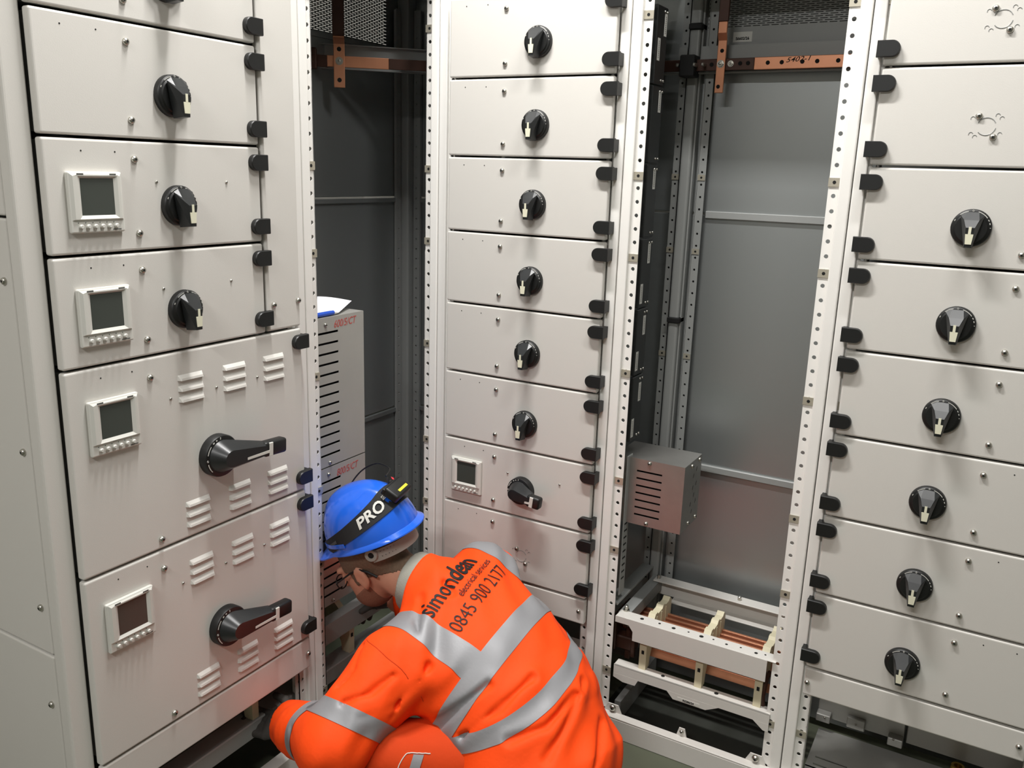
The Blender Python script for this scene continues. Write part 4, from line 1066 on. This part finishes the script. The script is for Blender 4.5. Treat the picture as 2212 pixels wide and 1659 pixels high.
for j in range(NS):
    for i in range(NPH):
        a, c = j * NPH + i, j * NPH + (i + 1) % NPH
        fs.append((a, c, c + NPH, a + NPH)); fs.append((a + L1, a + L1 + NPH, c + L1 + NPH, c + L1))
for i in range(NPH): a, c = i, (i + 1) % NPH; fs.append((a, a + L1, c + L1, c))
fs.append(tuple(NS * NPH + i for i in range(NPH))); fs.append(tuple(L1 + NS * NPH + i for i in reversed(range(NPH))))
b.add(vs_, fs)
# brim lip and peak
ro = []
for i in range(NPH):
    p_ = 2 * PI * i / NPH; c = math.cos(p_)
    ext = 0.010 + (0.046 * max(0, (c - 0.45) / 0.55) ** 0.8 if c > 0.45 else 0) + (0.008 * max(0, -c - .5) * 2)
    drop = 0.006 + (0.022 * max(0, (c - 0.45) / 0.55) if c > 0.45 else 0)
    ro.append((ext, drop))
vs_ = []; fs = []
for i in range(NPH):
    p_ = 2 * PI * i / NPH; e_, dr = ro[i]
    f_, l_ = HA * math.cos(p_), HB * math.sin(p_); nx, ny = math.cos(p_), math.sin(p_)
    vs_ += [gp(f_ - nx * .002, l_ - ny * .002, 0.006), gp(f_ + nx * e_, l_ + ny * e_ * .8, -dr), gp(f_ + nx * e_, l_ + ny * e_ * .8, -dr - .0035), gp(f_ - nx * .003, l_ - ny * .003, -0.002)]
for i in range(NPH):
    a, c = 4 * i, 4 * ((i + 1) % NPH)
    for k in range(4): fs.append((a + k, a + (k + 1) % 4, c + (k + 1) % 4, c + k))
b.add(vs_, fs)
# side gutter rib over the ear
b.ribbon([gp(*dome(a, 0.06, 0.001)) for a in [0.75 + i * .08 for i in range(11)]], [gp(*dome(a, 0.11, 0.001)) for a in [0.75 + i * .08 for i in range(11)]], [tuple(GF * math.cos(a) + GL_ * math.sin(a)) for a in [0.75 + i * .08 for i in range(11)]], 0.004)
helmet = child('helmet', b, M['helmet'], None, 50)
def band(name, mt, par, z_of, hw_of, off, th, a0, a1, n=72, on_dome=True, ra=0.1, rb=0.085):
    A, B_, Nn = [], [], []
    for i in range(n + 1):
        p_ = a0 + (a1 - a0) * i / n
        for lst, sg in ((A, -1), (B_, 1)):
            z = z_of(p_) + sg * hw_of(p_)
            if on_dome:
                s_ = math.asin(max(-1, min(1, max(z, 0.0) / HH))) / (PI / 2); q = dome(p_, s_, off); q = (q[0], q[1], q[2] if z > 0 else z)
            else: q = (ra * math.cos(p_), rb * math.sin(p_), z)
            lst.append(gp(*q))
        Nn.append(tuple(GF * math.cos(p_) + GL_ * math.sin(p_)))
    return child(name, MB().ribbon(A, B_, Nn, th), mt, par, 60)
zs_ = lambda p_: 0.042 - 0.046 * math.cos(p_)
hs_ = lambda p_: 0.0205 + 0.004 * max(0, -math.cos(p_))
strap = band('headlamp_strap', M['strap'], helmet, zs_, hs_, 0.0015, 0.0022, 0, 2 * PI, 96)
# printed word on the strap, wrapped round it
def wrap_text(body, size, p0, dz, mt, name, par, bold=0.0, sx=1.0, shear=0.0):
    tm = text_mb(body, size, Matrix.Identity(4), 0.0, bold=bold, shear=shear)
    bm = bmesh.new(); vsx = [bm.verts.new(q) for q in tm.v]
    for f_ in tm.f:
        try: bm.faces.new([vsx[i] for i in f_])
        except ValueError: pass
    bmesh.ops.triangulate(bm, faces=bm.faces[:])
    bmesh.ops.subdivide_edges(bm, edges=[e for e in bm.edges if e.calc_length() > 0.006], cuts=2)
    out = []
    for q in bm.verts:
        p_ = p0 + q.co.x * sx / 0.122
        z = zs_(p_) + dz + q.co.y
        s_ = math.asin(max(0.001, min(1, z / HH))) / (PI / 2); c = dome(p_, s_, 0.0044); q.co = Vector(gp(*c))
    bm.normal_update(); m2 = MB().bm(bm); bm.free()
    return child(name, m2, mt, par, None)
wrap_text('PRO', 0.036, 2.00, -0.0120, M['label'], 'strap_print', strap, 0.0010, 1.34)
wrap_text('SE', 0.012, 2.80, 0.004, M['label'], 'strap_print', strap, 0.0004, 1.0)
hb = MB()
for i in range(6): hb.ribbon([gp(*dome(1.12 + i * .045, math.asin((zs_(1.12 + i * .045) - .004) / HH) * 2 / PI, 0.0044))] * 1 + [gp(*dome(1.145 + i * .045, math.asin((zs_(1.145 + i * .045) - .004) / HH) * 2 / PI, 0.0044))],
                             [gp(*dome(1.12 + i * .045, math.asin((zs_(1.12 + i * .045) + .004) / HH) * 2 / PI, 0.0044)), gp(*dome(1.145 + i * .045, math.asin((zs_(1.145 + i * .045) + .004) / HH) * 2 / PI, 0.0044))], tuple(GL_), 0.0003)
child('faded_print', hb, M['print_'], strap, None)
# battery pack at the back, cable over the crown, lamp at the front
def gmat(p_, z, off):
    s_ = math.asin(z / HH) / (PI / 2); c = Vector(dome(p_, s_, off))
    n_ = Vector((c.x / HA ** 2, c.y / HB ** 2, c.z / HH ** 2)).normalized(); u_ = Vector((0, 0, 1)); u_ = (u_ - n_ * u_.dot(n_)).normalized(); a_ = u_.cross(n_)
    G = Matrix([[GF[i], GL_[i], GU[i]] for i in range(3)]).to_4x4(); G.translation = Vector(BC)
    L_ = Matrix(((a_.x, u_.x, n_.x, c.x), (a_.y, u_.y, n_.y, c.y), (a_.z, u_.z, n_.z, c.z), (0, 0, 0, 1)))
    return G @ L_
def gpart(name, b, Mw, mt, par, smooth=40):
    o = obj(name, b, par, mt, smooth); o.matrix_parent_inverse = par.matrix_world.inverted(); o.matrix_basis = Mw; return o
gpart('battery_pack', MB().rbox(-0.040, 0.040, -0.020, 0.026, 0.0, 0.026, 0.006, 3).rbox(-0.042, 0.042, 0.020, 0.030, 0.002, 0.020, 0.003, 2), gmat(3.22, 0.084, 0.003), M['black'], strap)
gpart('sticker', MB().rbox(-0.022, 0.022, -0.004, 0.004, 0.0, 0.0012, 0.0004, 1), gmat(3.22, 0.084, 0.003) @ T(0.006, -0.006, 0.026), M['yellow'], strap)
gpart('sticker', MB().rbox(-0.016, 0.016, -0.004, 0.004, 0.0, 0.0012, 0.0004, 1), gmat(3.80, 0.100, 0.004) @ T(0, 0.008, 0.014), M['red'], strap)
gpart('rear_pad', MB().rbox(-0.030, 0.030, -0.020, 0.020, 0.0, 0.014, 0.005, 2), gmat(3.80, 0.100, 0.003), M['black'], strap)
lampo = gpart('headlamp', MB().rbox(-0.022, 0.022, -0.016, 0.016, 0.0, 0.024, 0.006, 3).lathe([(0.013, 0.024), (0.015, 0.032), (0.012, 0.033)], 18), gmat(0.0, 0.014, 0.002), M['black'], strap)
pts = [dome(3.5, 0.62, 0.02), dome(3.9, 0.60, 0.040), dome(4.4, 0.66, 0.050), dome(4.9, 0.66, 0.045), dome(5.3, 0.60, 0.032), dome(5.7, 0.45, 0.016), dome(6.0, 0.3, 0.006)]
def spline(P, n=6):
    out = []
    P = [Vector(p_) for p_ in P]; P = [P[0]] + P + [P[-1]]
    for i in range(1, len(P) - 2):
        for k in range(n):
            t_ = k / n; p0, p1, p2, p3 = P[i - 1], P[i], P[i + 1], P[i + 2]
            out.append(0.5 * ((2 * p1) + (p2 - p0) * t_ + (2 * p0 - 5 * p1 + 4 * p2 - p3) * t_ ** 2 + (3 * p1 - p0 - 3 * p2 + p3) * t_ ** 3))
    return out + [P[-2]]
child('lamp_cable', MB().tube([gp(*q) for q in spline(pts)], 0.0022, 6), M['black'], strap)
# inner sweatband, headband and its adjuster
band('sweatband', M['rubber'], helmet, lambda p_: -0.008, lambda p_: 0.011, 0, 0.003, 0, 2 * PI, 64, False, 0.122, 0.097)
hbnd = band('headband', M['harness'], helmet, lambda p_: -0.037 + 0.003 * math.cos(p_), lambda p_: 0.0165, 0, 0.0025, 1.95, 5.1, 60, False, 0.118, 0.094)
G = Matrix([[GF[i], GL_[i], GU[i]] for i in range(3)]).to_4x4(); G.translation = Vector(BC)
ka = 1.98; kf, kl = math.cos(ka), math.sin(ka); kn = Vector((kf * .80, kl, 0)).normalized(); kt = Vector((kn.y, -kn.x, 0))
Mw = G @ Matrix(((kt.x, 0, kn.x, 0.1195 * kf), (kt.y, 0, kn.y, 0.0965 * kl), (0, -1, 0, -0.031), (0, 0, 0, 1)))
gpart('adjuster_knob', MB().lathe([(0.0075, 0.001), (0.0085, 0.006), (0.0165, 0.007), (0.0185, 0.004), (0.0185, 0.0)], 24), Mw, M['harness'], helmet)
gpart('adjuster_hole', MB().lathe([(0.0074, 0.0), (0.0074, 0.0062)], 18), Mw, M['dark'], helmet)
pb = MB()
for r_ in (0.006, -0.008):
    for k in range(5):
        p_ = 2.22 + k * .09; q = (0.118 * math.cos(p_), 0.0968 * math.sin(p_), -0.037 + r_)
        pb.ribbon([gp(q[0] - .003, q[1] + .0004, q[2]), gp(q[0] + .003, q[1] + .0004, q[2])], [gp(q[0] - .003, q[1] + .0004, q[2] + .0018), gp(q[0] + .003, q[1] + .0004, q[2] + .0018)], tuple(GL_), 0.0006)
child('faded_print', pb, M['print_'], helmet, None)
# ---- reflective tape: bands cut out of the jacket surface itself and laid 1.5 mm proud of it
SV = nrm(SP[0] - SP[2]); SV = nrm(SV - TT * (SV @ TT)); NV = np.cross(TT, SV); OV = SP[1]
jm = jacket.data
def band_from(me, planes, keep, name, mt, par, off=0.0016):
    bm = bmesh.new(); bm.from_mesh(me)
    for P_, n_, sg in planes:
        bmesh.ops.bisect_plane(bm, geom=bm.verts[:] + bm.edges[:] + bm.faces[:], plane_co=Vector(P_), plane_no=Vector(n_) * sg, clear_outer=True)
    if keep is not None:
        bmesh.ops.delete(bm, geom=[f_ for f_ in bm.faces if not keep(np.array(f_.calc_center_median()))], context='FACES')
    bm.normal_update()
    nv = {q.index: q.normal.copy() for q in bm.verts}
    for q in bm.verts: q.co += q.normal * off
    bmesh.ops.delete(bm, geom=[q for q in bm.verts if not q.link_faces], context='VERTS')
    me2 = bpy.data.meshes.new(name); bm.to_mesh(me2); bm.free(); me2.materials.append(mt)
    me2.polygons.foreach_set('use_smooth', [True] * len(me2.polygons))
    o = bpy.data.objects.new(name, me2); col.objects.link(o); o.parent = par; o.matrix_parent_inverse = par.matrix_world.inverted()
    return o
def tsn(p_): q = np.asarray(p_) - OV; return q @ TT, q @ SV, q @ NV
def at_tsn(t_, s_, n_): return OV + TT * t_ + SV * s_ + NV * n_
armax = lambda p_, off: np.linalg.norm(np.cross(np.asarray(p_) - LSH, nrm(LEL - LSH))) 
on_torso = lambda p_: arm(np.asarray(p_)[None], LSH, LEL, LWR, 0.008)[0] > 0.012 and arm(np.asarray(p_)[None], RSH, REL, RWR)[0] > 0.012
band_from(jm, [(at_tsn(0, -0.135, 0), SV, 1), (at_tsn(0, -0.196, 0), SV, -1)], on_torso, 'reflective_band', M['reflect'], jacket)
cnv = nrm(SV + NV * 0.72 + TT * 0.10)
band_from(jm, [(at_tsn(0, -0.218, 0), cnv, 1), (at_tsn(0, -0.267, 0), cnv, -1)], on_torso, 'reflective_band', M['reflect'], jacket)
tl_, th_ = -0.170, -0.100
band_from(jm, [(at_tsn(th_, 0, 0), TT, 1), (at_tsn(tl_, 0, 0), TT, -1), (at_tsn(0, -0.135, 0), SV, -1)], lambda p_: tsn(p_)[2] > -0.02, 'reflective_brace', M['reflect'], jacket, 0.0014)
band_from(jm, [(at_tsn(0.250, 0, 0), TT, 1), (at_tsn(0.186, 0, 0), TT, -1), (at_tsn(0, -0.135, 0), SV, -1)], lambda p_: tsn(p_)[2] > -0.02, 'reflective_brace', M['reflect'], jacket, 0.0014)
ax1 = nrm(LEL - LSH); ax2 = nrm(LWR - LEL); L1_ = np.linalg.norm(LEL - LSH); L2_ = np.linalg.norm(LWR - LEL)
not_torso = lambda p_: torso(np.asarray(p_)[None], 0.0)[0] > 0.012
a1n = nrm(V3(-0.005, -0.706, -0.715))
band_from(jm, [(a1n * -1.244, a1n, 1), (a1n * -1.290, a1n, -1)], lambda p_: not_torso(p_) and np.linalg.norm(p_ - LEL) < 0.19 and (p_ - LEL) @ ax2 < 0.10, 'reflective_band', M['reflect'], jacket)
band_from(jm, [(LEL + ax2 * (L2_ * 0.50), ax2, 1), (LEL + ax2 * (L2_ * 0.30), ax2, -1)], lambda p_: np.linalg.norm(p_ - (LEL + LWR) / 2) < 0.13, 'reflective_band', M['reflect'], jacket)
ar1 = nrm(REL - RSH); ar2 = nrm(RWR - REL)
band_from(jm, [(RSH + ar1 * 0.18, ar1, 1), (RSH + ar1 * 0.13, ar1, -1)], lambda p_: not_torso(p_) and np.linalg.norm(p_ - REL) < 0.14, 'reflective_band', M['reflect'], jacket)
# ---- printing on the back, laid onto the cloth along the back's own normal
jb = bmesh.new(); jb.from_mesh(jm); jt = BVHTree.FromBMesh(jb); jb.free()
def cloth_text(body, size, t0, s0, rot, sx, mt, bold=0.0, shear=0.0, spacing=1.0, name='back_print'):
    tm = text_mb(body, size, Matrix.Identity(4), 0.0, bold=bold, shear=shear, spacing=spacing)
    bm = bmesh.new(); vsx = [bm.verts.new(q) for q in tm.v]
    for f_ in tm.f:
        try: bm.faces.new([vsx[i] for i in f_])
        except ValueError: pass
    bmesh.ops.triangulate(bm, faces=bm.faces[:])
    for _ in range(3):
        le = [e for e in bm.edges if e.calc_length() > 0.006]
        if le: bmesh.ops.subdivide_edges(bm, edges=le, cuts=1)
        bmesh.ops.triangulate(bm, faces=bm.faces[:])
    c_, s__ = math.cos(rot), math.sin(rot)
    for q in bm.verts:
        x, y = q.co.x * sx, q.co.y
        o_ = Vector(at_tsn(t0 + x * c_ - y * s__, s0 + x * s__ + y * c_, 0.35))
        h_ = jt.ray_cast(o_, Vector(-NV), 1.0)
        q.co = (h_[0] + h_[1] * 0.0022 + Vector(NV) * 0.0006) if h_[0] else o_ - Vector(NV) * 0.3
    bm.normal_update(); m2 = MB().bm(bm); bm.free()
    return child(name, m2, mt, jacket, None)
cloth_text('simon', 0.070, -0.100, 0.016, 0.10, 0.76, M['ink'], 0.0004, name='back_print')
cloth_text('dean', 0.076, 0.026, 0.030, 0.10, 0.80, M['ink'], 0.0016, 0.12, name='back_print')
cloth_text('electrical services', 0.028, -0.005, -0.006, 0.115, 0.86, M['ink'], 0.0, name='back_print')
cloth_text('0845 900 2177', 0.056, -0.092, -0.066, 0.09, 0.77, M['ink'], -0.0006, name='back_print')
jn = lambda p_, off: (lambda r_: tuple(r_[0] + r_[1] * off))(jt.find_nearest(Vector(p_)))
child('sleeve_seam', MB().tube([jn(q, 0.0002) for q in spline([(-1.262, 1.520, 0.55), (-1.239, 1.509, 0.544), (-1.177, 1.49, 0.54), (-1.131, 1.495, 0.512), (-1.1, 1.51, 0.466), (-1.088, 1.521, 0.436)], 6)], 0.0012, 6), M['trouser'], jacket)
# ---- trouser pocket with its pale tab
tb_ = bmesh.new(); tb_.from_mesh(trousers.data); ttree = BVHTree.FromBMesh(tb_); tb_.free()
def on_tr(p_, off=0.0015):
    l_, n_, _, _ = ttree.find_nearest(Vector(p_)); return l_ + n_ * off
PC = Vector((-1.058, 1.463, 0.330)); pa = Vector((0.80, 0.30, 0.10)).normalized(); pb_ = Vector((0.1, -0.75, -0.65)).normalized()
A = [on_tr(PC - pa * .012 + pb_ * (i * .008)) for i in range(9)]; B_ = [on_tr(PC + pa * .014 + pb_ * (i * .008)) for i in range(9)]
child('pocket_tab', MB().ribbon([tuple(q) for q in A], [tuple(q) for q in B_], (0.2, -0.6, 0.75), 0.0012), M['reflect'], trousers)
pth = [PC + pa * .028 - pb_ * .003, PC - pa * .005 - pb_ * .003, PC - pa * .028 - pb_ * .001, PC - pa * .038 + pb_ * .010, PC - pa * .041 + pb_ * .030, PC - pa * .042 + pb_ * .07]
child('pocket_piping', MB().tube([tuple(on_tr(q, .001)) for q in spline(pth, 5)], 0.0013, 6), M['label'], trousers)
